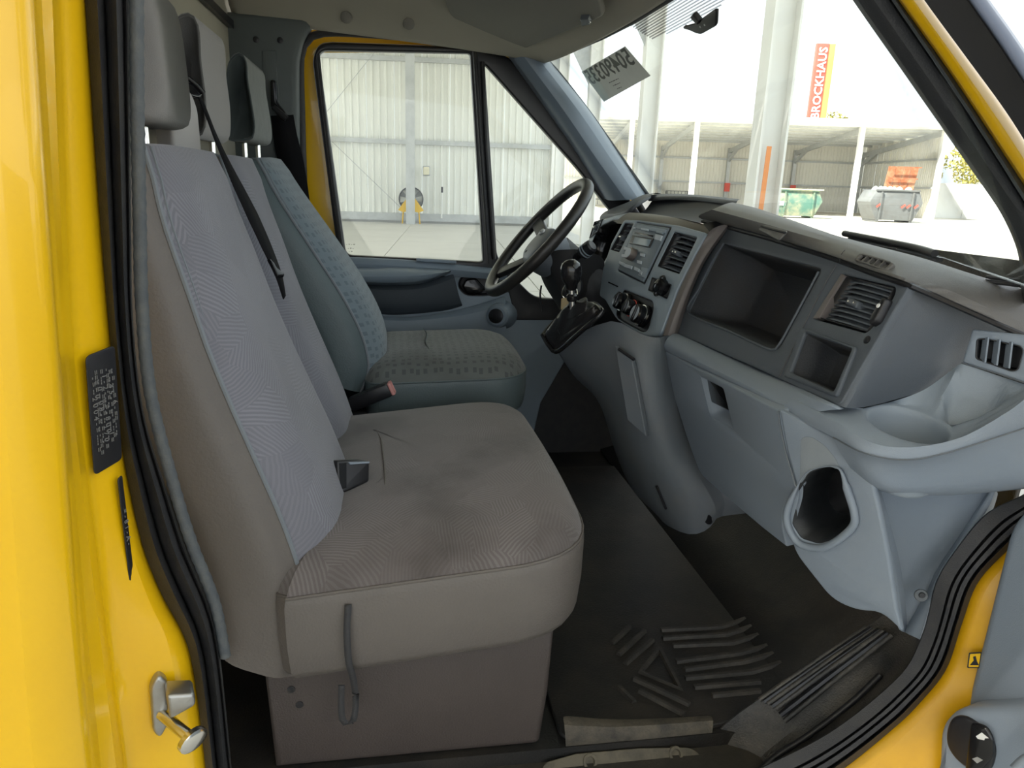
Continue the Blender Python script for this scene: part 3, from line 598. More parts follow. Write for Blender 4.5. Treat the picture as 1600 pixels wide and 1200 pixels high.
# ---- near side: yellow B-pillar, seals, sticker plates, striker
Ytop = -40
pl = strip('wall_right', [([(-483, -270), (-470, Ytop), (-450, 500), (-420, 1240)], .60), ([(27, -270), (40, Ytop), (62, 300), (76, 500), (102, 850), (125, 1113), (140, 1240)], .62), ([(39, -270), (52, Ytop), (73, 300), (88, 500), (115, 850), (138, 1113), (152, 1240)], .66), ([(47, -270), (60, Ytop), (82, 300), (96, 500), (122, 850), (145, 1113), (160, 1240)], .70), ([(69, -270), (82, Ytop), (94, 300), (106, 560), (137, 827), (163, 1025), (190, 1240)], .705),
    ([(77, -270), (90, Ytop), (102, 300), (116, 560), (146, 827), (172, 1025), (200, 1240)], .74), ([(84, -270), (97, Ytop), (110, 300), (126, 560), (156, 827), (182, 1025), (210, 1240)], .745), ([(107, -270), (120, Ytop), (136, 300), (160, 547), (178, 704), (208, 850), (240, 938), (280, 1025), (305, 1240)], .77), ([(119, -270), (132, Ytop), (143, 133), (157, 333), (175, 547), (192, 704), (222, 850), (257, 938), (298, 1025), (330, 1240)], .79),
    ([(137, -270), (150, Ytop), (165, 133), (180, 333), (197, 547), (215, 704), (246, 850), (282, 938), (322, 1025), (352, 1240)], .85)], YEL, sub=1, n=48, thick=-.004, kind='structure')
E_ = [(115, -270), (128, Ytop), (140, 133), (154, 333), (172, 547), (190, 704), (220, 850), (255, 938), (296, 1025), (325, 1240)]; R_ = [(187, -270), (200, Ytop), (203, 133), (205, 333), (208, 500), (225, 646), (265, 780), (292, 862), (327, 944), (344, 1025), (366, 1240)]
Er, Rr = rs(E_, 40), rs(R_, 40)
def mixl(k): return [tuple(a.lerp(b, k)) for a, b in zip(Er, Rr)]
strip('trim_5', [(mixl(0), .81), (mixl(.04), .785), (mixl(.3), .775), (mixl(.42), .79), (mixl(.46), .805), (mixl(.52), .79), (mixl(.72), .782), (mixl(.84), .79), (mixl(.88), .80), (mixl(.94), .79), (mixl(1), .81)], RUB, n=60, kind='structure')
lip = [(199, -270), (212, Ytop), (214, 133), (218, 333), (222, 480), (236, 620), (272, 760), (300, 850), (335, 940), (352, 1025)]
lr = rs([aY(*p, .80) for p in lip], 130)
tube('trim_6', lr, [.0062+.0009*(i % 2) for i in range(130)], RUBG, n=8, kind='structure')
def pl3(a, b, c):
    n = (b-a).cross(c-a).normalized(); n = -n if n.y > 0 else n
    return Pl((a+b+c)/3, n)
PB = pl3(aY(127, 560, .741), aY(172, 545, .771), aY(141, 735, .741))
dp = thing('data_plate', 'larger black data plate with faint print on the yellow pillar', 'plate', PB.W(158, 640))
slab('plate', PB, rnd(PB.px([(127, 556), (173, 538), (185, 716), (141, 742)]), .006), t0=.004, t1=.0055, bev=.0006, mat=PLB, parent=dp)
SIL = mat('faint silver print', (.16, .16, .155), .6)
def lines(pl, parent, A, B, C, D, n, segs, m):
    """rows of short printed dashes inside the quad A B C D"""
    for i in range(n):
        f = (i+.5)/n; a = V(A).lerp(V(D), f); b = V(B).lerp(V(C), f); s = 0.0; seg = segs[i % len(segs)]
        text('print', seg, pl, *pl.hit(*a.lerp(b, .5)), .0085, m, parent, rot=math.atan2(*(lambda p, q: (q[1]-p[1], q[0]-p[0]))(pl.hit(*a), pl.hit(*b))), lift=.0062)
lines(PB, dp, (134, 575), (147, 722), (180, 700), (168, 550), 8, ['- = -- 2 0 0 4 - = ---- =', '=== = 0 1 == = -- - == =', '-- 0 -- 0 8 - -- = -- -', '= --- = === = -- 1 7 0 =', '1 - 2 - -- = - 8 0 0 --', '- === - = -- = - --- 1 =', '= -- 4 5 - = --- = -- =', '-- = --- = 6 - == -- --'], SIL)
fix(dp)
PB2 = pl3(aY(178, 750, .764), aY(196, 748, .780), aY(198, 900, .764))
d2 = thing('narrow_plate', 'narrow black identification strip below the larger plate', 'plate', PB2.W(190, 820))
slab('plate', PB2, rnd(PB2.px([(177, 748), (184, 741), (203, 900), (196, 908)]), .003), t0=.004, t1=.0055, bev=.0006, mat=PLB, parent=d2)
lines(PB2, d2, (182, 760), (198, 885), (198, 885), (182, 760), 1, ['= - 8 1 - A -'], SIL); fix(d2)
sp_ = aY(270, 1098, .73)
t = thing('door_striker', 'steel door striker bolted to the yellow pillar', 'striker', sp_)
PS = Pl(aY(250, 1100, .755), (.35, -1, .0))
slab('base_plate', PS, rnd(PS.px([(233, 1070), (246, 1050), (262, 1062), (262, 1130), (250, 1150), (238, 1140)]), .012), t0=-.012, t1=.006, bev=.004, mat=STL, parent=t)
slab('wedge', PS, rnd(PS.px([(256, 1062), (300, 1060), (302, 1078), (262, 1100)]), .005), t0=.0, t1=.03, bev=.004, mat=STL, parent=t)
b0 = PS.W(252, 1112, .004); tube('pin', [b0, PS.W(292, 1110, .05)], .0065, CHR, t, 12); lathe('pin_head', PS.W(292, 1110, .05), (PS.W(292, 1110, .05)-b0), [(.009, -.004), (.013, -.001), (.013, .005), (.010, .007)], CHR, t, 16, sx=1.3); fix(t)

# ---- near A-pillar, its seal and yellow flange, the lower seal and sill
ga = [(1172, -250), (1300, -50), (1332, 0), (1405, 104), (1476, 206), (1535, 290), (1566, 337), (1590, 393), (1595, 440), (1596, 475)]
gb = [(1238, -250), (1362, -50), (1393, 0), (1470, 112), (1545, 226), (1610, 330), (1650, 395), (1680, 470)]
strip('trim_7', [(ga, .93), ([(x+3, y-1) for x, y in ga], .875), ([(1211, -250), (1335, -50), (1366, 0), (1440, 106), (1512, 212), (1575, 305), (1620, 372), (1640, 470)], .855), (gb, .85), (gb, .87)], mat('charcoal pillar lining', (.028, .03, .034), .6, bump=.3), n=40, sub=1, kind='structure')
gc = [(1240, -250), (1372, -50), (1405, 0), (1482, 108), (1560, 226), (1620, 317), (1670, 395), (1700, 470)]
strip('trim_8', [(gb, .868), (gb, .838), ([(a[0]+6, a[1]) for a in gb], .832), (gc, .84), (gc, .86)], RUBG, n=40, kind='structure')
gd = [(1290, -250), (1418, -50), (1450, 0), (1515, 90), (1575, 172), (1620, 243), (1690, 360), (1720, 470)]
strip('trim_9', [([(x-4, y) for x, y in gc], .86), (gc, .815), ([(a[0]*.5+b[0]*.5, a[1]*.5+b[1]*.5) for a, b in zip(gc, gd)], .80), (gd, .81), (gd, .86)], YEL, n=40, sub=1, kind='structure')
ge = [(1346, -250), (1478, -50), (1511, 0), (1560, 70), (1600, 131), (1640, 190), (1740, 350)]; gf = [(1374, -250), (1502, -50), (1534, 0), (1570, 50), (1600, 94), (1640, 152), (1740, 300)]
d2_ = thing('door_2', None, None, aY(1580, 900, .7), kind='structure')
gd2 = [(1284, -250), (1412, -50), (1444, 0), (1510, 90), (1570, 172), (1615, 243), (1685, 360)]
strip('window_frame', [(gd2, .78), (gd2, .765), (ge, .74), ([(a[0]+3, a[1]) for a in ge], .73), (gf, .735), (gf, .78)], PLB, d2_, n=30)
strip('window_frame_edge', [([(a[0]+3, a[1]) for a in ge], .725), (gf, .73), ([(x+4, y-2) for x, y in gf], .76)], mat('blue grey satin frame', (.10, .12, .17), .35), d2_, n=30, thick=.003)
si = [(1640, 742), (1600, 772), (1540, 803), (1490, 863), (1462, 910), (1450, 960), (1437, 1000), (1403, 1057), (1300, 1141), (1180, 1203), (1080, 1250)]
so = [(1680, 765), (1630, 810), (1567, 867), (1527, 912), (1503, 975), (1478, 1047), (1434, 1102), (1400, 1135), (1324, 1197), (1270, 1230), (1180, 1290)]
Sr, Tr = rs(si, 50), rs(so, 50)
def mix2(k): return [tuple(a.lerp(b, k)) for a, b in zip(Sr, Tr)]
strip('trim_10', [(mix2(0), .885), (mix2(.03), .87), (mix2(.38), .858), (mix2(.42), .866), (mix2(.46), .855), (mix2(.56), .852), (mix2(.60), .862), (mix2(.64), .848), (mix2(.76), .845), (mix2(.8), .858), (mix2(.86), .84), (mix2(1), .85)], RUB, n=60, kind='structure')
strip('trim_11', [(mix2(.93), .86), (mix2(1.06), .85), ([(1700, 800), (1640, 900), (1605, 960), (1590, 1010), (1570, 1080), (1550, 1150), (1500, 1230), (1480, 1260), (1440, 1300)], .80), ([(1760, 900), (1740, 1000), (1720, 1100), (1690, 1200), (1600, 1300), (1580, 1330), (1540, 1360)], .72)], mat('grimy yellow sill paint', (.66, .345, .003), .35, var=.5, vscale=7, col2=(.5, .24, .003)), n=40, sub=1, kind='structure')
t = thing('warning_sticker', 'small yellow warning sticker on the sill beside the open door', 'sticker', aY(1520, 1030, .82))
PW = Pl(aY(1519, 1030, .826), (-.35, -1, .25))
slab('sticker', PW, rnd(PW.px([(1512, 1018), (1532, 1017), (1528, 1042), (1509, 1042)]), .002), t0=.004, t1=.0045, mat=PLB, parent=t); slab('face', PW, rnd(PW.px([(1513.5, 1020), (1530, 1019), (1526.5, 1040), (1511, 1040)]), .001), t0=.0045, t1=.005, mat=YEL, parent=t)
slab('symbol', PW, PW.px([(1513, 1037), (1519, 1030), (1518, 1024), (1522, 1023), (1524, 1031), (1527, 1037)]), t0=.005, t1=.0054, mat=PLB, parent=t); fix(t)
# the open passenger door: lining, grab pod, window switch
PO = Pl((.865, .76, .4), (-1, -.28, .0))
slab('door_lining', PO, rnd(PO.px([(1579, 815), (1640, 765)])+[(.30, .33), (1.02, .36), (1.02, -.42)]+PO.px([(1480, 1400), (1507, 1103), (1533, 1000), (1551, 927)]), [.03, .05, 0, .05, .1, 0, .05, .05, 0]), t0=-.03, t1=0, bev=.012, mat=PLG, parent=d2_)
slab('door_skin', PO.off(-.05), [(0, -.3), (.2, -.45), (1.05, -.45), (1.05, .36), (.05, .36)], t0=-.01, t1=0, mat=YEL, parent=d2_)
pod = rnd(PO.off(.05).px([(1462, 1230), (1466, 1135), (1490, 1108), (1590, 1103), (1680, 1100), (1680, 1230)]), [.01, .03, .03, .02, 0, 0])
slab('grab_pod', PO, pod, t0=-.01, t1=.05, bev=.014, mat=PLG, parent=d2_)
PSW = PO.off(.051); cu, cv = PSW.hit(1518, 1162); ru = abs(PSW.hit(1561, 1162)[0]-cu); rv = abs(PSW.hit(1518, 1122)[1]-cv)
sw = slab('window_switch', PSW, [(cu+ru*math.copysign(abs(math.cos(a))**.8, math.cos(a)), cv+rv*math.copysign(abs(math.sin(a))**.8, math.sin(a))) for a in [k*math.pi/20 for k in range(40)]], t0=-.004, t1=.006, bev=.004, mat=PLB, parent=d2_)
slab('rocker', PSW, rnd(PSW.px([(1524, 1124), (1548, 1132), (1558, 1150), (1558, 1180), (1540, 1200), (1514, 1203)]), .008), t0=.004, t1=.011, bev=.004, mat=PLBG, parent=sw)
slab('arrow_mark', PSW, PSW.px([(1533, 1147), (1542, 1141), (1553, 1150), (1547, 1150), (1546, 1153), (1536, 1151)]), t0=.011, t1=.0115, mat=WHT, parent=sw)
slab('arrow_mark', PSW, PSW.px([(1527, 1182), (1535, 1179), (1544, 1184), (1535, 1189)]), t0=.011, t1=.0115, mat=SILV, parent=sw)
rope('grab_edge', [(1585, 1203), (1605, 1186), (1640, 1176)], .60, .006, PLG, d2_)
fix(d2_)
# ================================================================== the seats
def superell(k, n, e):
    a = 2*math.pi*k/n; c, s = math.cos(a), math.sin(a)
    return math.copysign(abs(c)**(2/e), c), math.copysign(abs(s)**(2/e), s)
PIPE = mat('pale blue grey piping', (.17, .19, .21), .6, bump=.4, bscale=900)
def backrest(name, px, Yp, y0, y1, T, mats, parent, top=.03, crown=.02, seam=36, e=4.5, rtop=.35, dish=.0, skew=0.0):
    """padded backrest: px is the near front piping from the top down, seen at depth Yp"""
    path = [aY(x, y, Yp) for x, y in px]; path = rs(path, 26); N = 48; yc, hw = (y0+y1)/2, (y1-y0)/2
    ks = [k for k in range(N)]; S78 = superell(seam/360*N, N, e)
    Ls = [0]
    for a, b in zip(path, path[1:]): Ls.append(Ls[-1]+(b-a).length)
    ups = (path[0]-path[3]).normalized(); st = []
    for f in (1, .96, .86, .68, .4):                     # rounded top
        st.append((path[0]+ups*top*math.sin(f*math.pi/2)*.55, math.cos(f*math.pi/2)))
    st += [(p, 1.0) for p in path[1:]]
    rows = []; seamL, seamR = [], []
    ki = round(seam/360*N); kj = N//2-ki
    for i, (p, sc) in enumerate(st):
        q0, q1 = st[max(i-1, 0)][0], st[min(i+1, len(st)-1)][0]; d = (q0-q1).normalized(); nrm = V((d.z, 0, -d.x))
        if nrm.x < 0: nrm = -nrm
        L = Ls[max(0, i-4)] if i >= 4 else 0; wk = 1-rtop*.28*max(0, 1-L/.16)**2; tk = .72+.28*min(1, L/.25)
        sc2 = sc**.5 if sc > 0 else 0
        if i == 0: sc2 = .12
        c0 = p-nrm*S78[1]*T/2*tk; r = []
        for k in range(N):
            C, S = superell(k, N, e if k <= N//2 else 2.3); y = yc-hw*C*wk*(sc2*.25+.75 if i < 5 else 1); t = S*T/2*tk*sc2
            if S > 0: t += (.3*crown+.7*crown*min(1, L/.62))*max(0, 1-(abs(C)/.93)**5)*sc2-dish*max(0, 1-(C/.6)**2)*min(1, L/.3)
            r.append(V((c0.x+nrm.x*t, y+skew*L, c0.z+nrm.z*t)))
        rows.append(r)
        if i >= 3: seamL.append(r[ki]+nrm*.001); seamR.append(r[kj]+nrm*.001)
    o = loft(name, rows, mats, parent, True, True, 60, mfun=lambda i, j: 1 if (ki <= j < kj) else 0)
    for sm_ in (seamL, seamR):
        tube('piping', sm_, .0034, PIPE, o, 6)
    tube('stitching', [p+V((.006, .008, .0)) for p in seamL], .0016, PIPE, o, 5)
    return o, rows
def cushion(name, plan, zf, zseam, zbot, dome, mats, parent, tuck=.03):
    """seat cushion: plan is the outline ring, zf tilts it; vinyl sides below the seam, cloth above"""
    n = len(plan); cx = sum(p[0] for p in plan)/n; cy = sum(p[1] for p in plan)/n
    ring = lambda k, z: [V((cx+(x-cx)*k, cy+(y-cy)*k, z+zf(cx+(x-cx)*k, cy+(y-cy)*k))) for x, y in plan]
    rows = [ring(.86, zbot+.012), ring(.93, zbot), ring(.965, zbot+.006), ring(.985, zbot+.02), ring(1.0, zbot+(zseam-zbot)*.5), ring(1.003, zseam-.012), ring(.997, zseam-.003), ring(.992, zseam)]
    b = len(rows)-1
    for k, f in ((.975, .22), (.94, .46), (.88, .68), (.78, .86), (.6, .97), (.4, 1.0), (.2, 1.0), (.02, 1.0)): rows.append(ring(k, zseam+dome*f))
    o = loft(name, rows, mats, parent, True, True, 60, mfun=lambda i, j: 1 if i >= b else 0)
    tube('piping', [p+V((0, 0, .001)) for p in rows[b]], .0026, mats[0], o, 6, closed=True)
    return o
def plan_rect(x0, x1, y0, y1, rf, rb, n=10, bow=.0):
    p = rnd([(x0, y0), (x1, y0), (x1+bow, (y0+y1)/2), (x1, y1), (x0, y1)], [rb, rf, .3, rf, rb], n)
    q = rs([(*a, 0) for a in p+[p[0]]], 97)[:-1]
    return [(a[0], a[1]) for a in q]
def headrest(name, px, y0, y1, Yp, mats, parent, frx=.5, r=.03, posts=(), plen=.05, nb=7, pipe=True, ang=60):
    """px: outline of the side seen at depth Yp; front fabric, vinyl sides"""
    prof_ = [aY(x, y, Yp) for x, y in px]; prof_ = rs(prof_+[prof_[0]], 41)[:-1]; c = sum(prof_, V((0, 0, 0)))/len(prof_); rows = []
    for k in range(nb+1): a = math.pi/2*k/nb; rows.append((y0+r*(1-math.sin(a)), 1-(r/.085)*(1-math.cos(math.pi/2-a))))
    full = rows+[(y1-(y-y0), s) for y, s in reversed(rows)]
    R = [[V((c.x+(p.x-c.x)*s, y, c.z+(p.z-c.z)*s)) for p in prof_] for y, s in full]
    zm = max(p.z for p in prof_)
    fr = [p.x > c.x+frx*(max(q.x for q in prof_)-c.x) or False for p in prof_]
    o = loft(name, R, mats, parent, True, True, ang, mfun=lambda i, j: 1 if (fr[j % len(fr)] and nb-3 <= i <= len(full)-nb+1) or (0 <= i and nb-1 <= i <= len(full)-nb-1 and True) else 0)
    if pipe: tube('piping', [p+V((0, -.001, 0)) for p in R[nb-2]], .0022, mats[0], o, 6, closed=True)
    for (x, y, z) in posts:
        tube('post', [V((x, y, z)), V((x, y, z+plen))], .006, CHR, o, 10); lathe('post_guide', (x, y, z-.006), (0, 0, 1), [(.012, 0), (.0125, .008), (.009, .012)], PLB, o, 14)
        box('guide_button', (x+.012, y-.012, z+.006), (.008, .008, .012), SILV, o, .002)
    return o
# --- passenger bench
bench = thing('passenger_bench', 'double passenger bench in striped grey cloth on a grey plinth', 'seat', (0, 1.3, 0))
near_px = [(221, 240), (232, 285), (250, 350), (286, 450), (318, 545), (352, 630), (392, 722), (430, 810), (458, 890), (472, 955), (474, 1010), (455, 1055)]
br, brows = backrest('backrest', near_px, .975, .955, 1.385, .17, [VIN, FABB], bench, crown=.058, seam=39)
mid_px = near_px[:-1]
bm_, bmr = backrest('middle_backrest', near_px, .975, 1.392, 1.715, .165, [VIN, FABB], bench, crown=.045, seam=39)
for k in range(0):
    pass
cu_plan = plan_rect(-.17, .295, .935, 1.665, .13, .04, bow=.012)
cz = lambda x, y: .045*(x+.15)/.45+.012*math.exp(-((y-1.0)/.12)**2)*0
cush = cushion('cushion', cu_plan, cz, .335, .195, .062, [VIN, FABC], bench)
# seams across the cushion
def on_c(x, y): return V((x, y, .335+cz(x, y)+.0625))
tube('seam', rs([V((-.02, 1.02, .391)), V((-.015, 1.15, .409)), V((-.02, 1.30, .411)), V((-.03, 1.42, .408)), V((-.07, 1.56, .395))], 20), .0016, VIN, cush, 6)
pn = slab('plinth', Pl((0, 1.0, 0), (0, -1, 0)), rnd([(-.19, .0), (.235, .0), (.245, .10), (.25, .215), (-.20, .215)], [.0, .012, .0, .0, 0]), t0=-.62, t1=0, bev=.012, mat=mat('taupe plinth plastic', (.055, .043, .038), .55, bump=.5, bscale=320, var=.3, vscale=8), parent=bench)
for q in ((455, 1077), (468, 1101)): lathe('screw_hole', aY(*q, .9995), (0, -1, 0), [(.006, 0), (.006, .001), (.004, .0012)], PLB, pn, 10)
# strap loop hanging from the seam
P3 = [aY(x, y, d) for x, y, d in ((544, 945, .93), (542, 990, .922), (545, 1035, .925), (552, 1062, .935), (556, 1095, .955), (552, 1125, .958), (543, 1131, .958), (535, 1122, .958), (533, 1095, .957), (534, 1070, .955))]
P3 = rs(P3, 40); rows = []
for i, p in enumerate(P3):
    d = (P3[min(i+1, 39)]-P3[max(i-1, 0)]).normalized(); s_ = V((d.z, 0, -d.x)).normalized()*.0048; s_ = V((.0048, 0, 0)) if i < 22 or abs(s_.x) < .0025 else s_; rows.append([p-s_, p+s_])
loft('strap_loop', rows, mat('worn black strap', (.03, .03, .032), .7, bump=.4), bench, thick=.0015)
P_h = [(140, -60), (165, -72), (190, -56), (206, -10), (217, 60), (225, 120), (227, 160), (220, 180), (195, 186), (170, 184), (148, 178), (138, 100)]
HRC = mat('plain grey headrest cloth', (.23, .22, .21), .95, bump=.4, bscale=500, var=.3, vscale=6, col2=(.20, .19, .18))
hr1 = headrest('headrest', P_h, 1.005, 1.235, 1.02, [HRC, HRC], bench, pipe=False, r=.05, ang=180, posts=((-.345, 1.04, .918), (-.345, 1.17, .918)), plen=.08)
P_m = [(268, 60), (275, 30), (290, 21), (303, 24), (311, 45), (314, 95), (321, 150), (322, 196), (315, 213), (300, 216), (285, 207), (275, 160)]
hr2 = headrest('headrest', P_m, 1.395, 1.60, 1.40, [mat('dark grey side cloth', (.10, .098, .095), .8, bump=.3, bscale=500), FABH], bench, r=.056, nb=9, posts=((-.335, 1.42, .918), (-.335, 1.54, .918)), plen=.06)
hr2.data.polygons.foreach_set('material_index', [p.material_index for p in hr2.data.polygons])
bx = slab('belt_tower', Pl((-.318, 1.30, .925), (1, -.55, 0)), rnd([(-.034, 0), (.03, 0), (.028, .075), (.014, .105), (-.028, .112), (-.034, .09)], [0, 0, .01, .02, .02, .01]), t0=-.035, t1=0, bev=.006, mat=mat('pale grey plastic', (.36, .345, .33), .5), parent=bench)
box('tower_base', (-.315, 1.30, .918), (.05, .09, .012), PLB, bx, .003)
fix(bench)
# belt of the middle place: guide, webbing, tongue
bt = thing('seat_belt', 'black belt running down across the middle backrest', 'seat belt', aY(345, 200, 1.38))
def webbing(name, pts, wds, parent, ax=V((0, 1, 0)), n=40, edge=None):
    Q = rs([aY(*p) for p in pts], n); rows = []
    for i, p in enumerate(Q):
        t = i/(n-1)*(len(wds)-1); k = min(int(t), len(wds)-2); hw = wds[k]+(wds[k+1]-wds[k])*(t-k)
        d = (Q[min(i+1, n-1)]-Q[max(i-1, 0)]).normalized(); a = (ax-d*ax.dot(d)).normalized(); rows.append([p-a*hw, p+a*hw])
    return loft(name, rows, BELT, parent, thick=.0014)
webbing('webbing', [(312, 150, 1.34), (322, 174, 1.335), (340, 220, 1.33), (365, 275, 1.335), (392, 330, 1.34), (415, 380, 1.345), (436, 430, 1.352), (445, 465, 1.37)], [.006, .006, .010, .018, .022, .02, .014, .006], bt, V((.25, 1, 0)))
pg = Pl(aY(305, 140, 1.33), (1, -.6, .3))
slab('belt_guide', pg, rnd(pg.px([(288, 128), (302, 132), (316, 145), (310, 155), (290, 150)]), .006), [], t0=-.008, t1=.004, bev=.003, mat=PLBG, parent=bt)
tube('guide_bar', [pg.W(290, 122, .004), pg.W(303, 134, .006), pg.W(314, 147, .006)], .004, PLBG, bt, 8)
pt = Pl(aY(432, 418, 1.34), (.8, -.6, .2)); slab('tongue', pt, rnd(pt.px([(419, 404), (426, 410), (430, 418), (443, 428), (441, 434), (432, 433)]), .003), t0=-.004, t1=.004, bev=.002, mat=PLBG, parent=bt)
fix(bt)
# belt receivers
bk = thing('belt_buckle', 'black belt receiver on the bench between cushion and backrest', 'buckle', aY(550, 750, 1.15))
pb = Pl(aY(552, 745, 1.16), (.55, -.85, .25), (-.1, 0, 1)); pbt = pb
slab('body', pb, rnd(pb.px([(526, 720), (560, 718), (578, 720), (577, 752), (545, 768), (528, 773)]), .004), t0=-.02, t1=0, bev=.004, mat=PLB, parent=bk)
slab('edge_strip', pb, rnd(pb.px([(543, 722), (577, 721), (576, 724), (546, 726)]), .001), t0=-.002, t1=.003, bev=.0012, mat=PLG, parent=bk); slab('slot', pb, pb.px([(530, 724), (541, 723), (541, 762), (531, 765)]), t0=-.002, t1=.001, mat=PLBG, parent=bk); fix(bk)
bk2 = thing('belt_buckle', 'black belt receiver with red button beside the driver seat', 'buckle', aY(590, 615, 1.70))
a = aY(548, 632, 1.71); b = aY(610, 607, 1.70); bar('body', a, b, .03, .034, PLB, bk2, bev=.006); d = (b-a).normalized(); bar('red_button', b-d*.002, b+d*.004, .012, .024, mat('faded red plastic', (.55, .16, .15), .4), bk2, bev=.002, label='faded red release button'); tube('stalk', [a, a-d*.05+V((0, 0, -.02))], .011, PLB, bk2, 8)
rm = slab('button_frame', Pl(b+d*.001, d), rnd([(-.014, -.016), (.014, -.016), (.014, .016), (-.014, .016)], .004), [rnd([(-.009, -.0125), (.009, -.0125), (.009, .0125), (-.009, .0125)], .003)], t0=-.002, t1=.006, bev=.002, mat=mat('faded pink red rim', (.6, .28, .26), .4), parent=bk2); fix(bk2)
# --- driver's seat
drv = thing('driver_seat', 'teal driver seat in dotted cloth by the steering wheel', 'seat', (0, 1.95, 0))
dpx = [(404, 254), (413, 275), (430, 305), (457, 347), (480, 382), (500, 413), (524, 450), (543, 483), (560, 518), (570, 550), (572, 580), (560, 612)]
db, dbr = backrest('backrest', dpx, 1.765, 1.745, 2.16, .165, [VINB, FABD], drv, crown=.04, seam=39, top=.03)
d_plan = plan_rect(-.07, .335, 1.72, 2.18, .11, .05, bow=.012)
dz = lambda x, y: .008*(x-.1)/.25
dc = cushion('cushion', d_plan, dz, .432, .335, .055, [VINB, FABE], drv)
tube('seam', [V((.09+.004*math.sin(k*.6), 1.76+k*.02, .434+.055*(.55+.45*math.sin(min(1, k*.13+.1)*math.pi/2)))) for k in range(18)], .0015, VINB, dc, 6)
slab('seat_base', Pl((0, 1.78, 0), (0, -1, 0)), rnd([(-.12, 0), (.22, 0), (.25, .345), (-.15, .345)], .01), t0=-.36, t1=0, bev=.01, mat=PLB, parent=drv)
P_d = [(358, 180), (364, 110), (374, 86), (388, 82), (400, 86), (412, 102), (422, 135), (428, 175), (429, 205), (424, 219), (410, 222), (395, 222), (372, 220)]
P_d = [(352, 180), (355, 120), (360, 95), (370, 84), (380, 85), (386, 97), (388, 125), (394, 160), (399, 196), (397, 215), (388, 221), (372, 221), (358, 218)]
hr3 = headrest('headrest', P_d, 1.80, 2.05, 1.81, [mat('dark teal side cloth', (.055, .068, .068), .85, bump=.3, bscale=500), mat('teal grey headrest cloth', (.18, .19, .185), .95, bump=.4, bscale=300, var=.5, vscale=40, col2=(.13, .14, .14))], drv, r=.056, nb=9, posts=((-.335, 1.87, .925), (-.325, 1.99, .925)), plen=.06)
fix(drv)
# driver's belt on the far pillar
b2 = thing('seat_belt', 'black driver belt hanging on the far door pillar', 'seat belt', aY(440, 170, 2.25))
webbing('webbing', [(441, 180, 2.235), (446, 215, 2.235), (456, 262, 2.235), (466, 330, 2.235)], [.03, .034, .036, .036], b2, V((1, 0, .1)), 16)
pg2 = Pl(aY(440, 165, 2.24), (0, -1, 0)); slab('anchor', pg2, rnd(pg2.px([(423, 125), (432, 126), (434, 160), (450, 180), (449, 190), (440, 188), (424, 168)]), .01), t0=-.01, t1=.012, bev=.005, mat=PLBG, parent=b2)
tube('guide_bar', [pg2.W(428, 168, .012), pg2.W(449, 186, .014)], .008, PLB, b2, 8); fix(b2)
# sun visor above the driver
VP_ = Pl((.42, 1.8, 1.272), (-.30, 0, -1), (-1, 0, .3))
sv = thing('sun_visor', 'taupe sun visor folded up under the roof lining', 'visor', VP_.W(820, 30))
slab('pad', VP_, rnd(VP_.px([(690, -30), (702, 10), (730, 43), (798, 76), (812, 74), (947, 16), (935, -30)]), [.02, .03, .02, .02, .02, .02, .02]), t0=-.004, t1=.014, bev=.007, mat=VISF, parent=sv)
slab('clip', VP_, rnd(VP_.px([(728, 34), (738, 33), (752, 42), (748, 47), (734, 43)]), .004), t0=.012, t1=.022, bev=.003, mat=PLK, parent=sv)
slab('pivot', VP_, rnd(VP_.px([(911, 13), (925, 12), (928, 22), (914, 24)]), .004), t0=.01, t1=.024, bev=.004, mat=PLK, parent=sv); tube('pivot_rod', [VP_.W(912, 14, .02), VP_.W(928, 20, .02)], .004, CHR, sv, 8); fix(sv)
# ================================================================== the dashboard
dash = thing('dashboard', 'two tone grey dashboard running across the cab below the windscreen', 'dashboard', (.7, 1.6, .4))
def LP(pts, n=28): return rs([aY(*p) for p in pts], n)
def skin(name, lines, m, parent, n=28, sub=1, ang=50, thick=0, **kw): return loft(name, [LP(l, n) if isinstance(l[0], tuple) else rs(l, n) for l in lines], m, parent, sub=sub, ang=ang, thick=thick, **kw)
def sh3(pts, dx=0, dy=0, dz=0): return [V((p.x+dx, p.y+dy, p.z+dz)) for p in pts]
PF = Pl((.6, 1.2, .6), (-.92, 0, .39)); PC = Pl((.565, 1.49, .6), (-.93, -.16, .36))
# --- dark passenger fascia with its open trays and vent
tray = rnd(PF.px([(1130, 381), (1283, 420), (1278, 432), (1217, 545), (1205, 546), (1076, 489)]), [.008, .012, .02, .02, .02, .015])
vent = rnd(PF.px([(1316, 428), (1399, 448), (1397, 462), (1362, 512), (1352, 520), (1271, 498)]), [.008, .012, .01, .012, .01, .008])
binh = rnd(PF.px([(1261, 521), (1335, 546), (1306, 614), (1238, 583)]), .005)
fas = slab('passenger_fascia', PF, rnd(PF.px([(1056, 521), (1175, 572), (1290, 626), (1312, 634), (1345, 575), (1400, 480), (1424, 441), (1300, 393), (1150, 348), (1112, 370), (1083, 425), (1062, 478)]), [0, 0, 0, .01, 0, 0, 0, 0, 0, 0, 0, 0]),
           [tray, vent, binh], t0=-.014, t1=0, bev=.003, mat=PLD, parent=dash)
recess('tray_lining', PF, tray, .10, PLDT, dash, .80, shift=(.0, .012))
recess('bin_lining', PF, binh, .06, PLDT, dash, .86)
c4 = PF.px([(1254, 512), (1342, 544), (1310, 622), (1227, 589)])
slab('bin_frame', PF, rnd(c4, .006), [binh], t0=-.004, t1=.005, bev=.003, mat=PLD, parent=dash)
seam = [PF.W(*q, .0004) for q in ((1307, 414), (1285, 452), (1255, 512), (1232, 560), (1217, 591))]
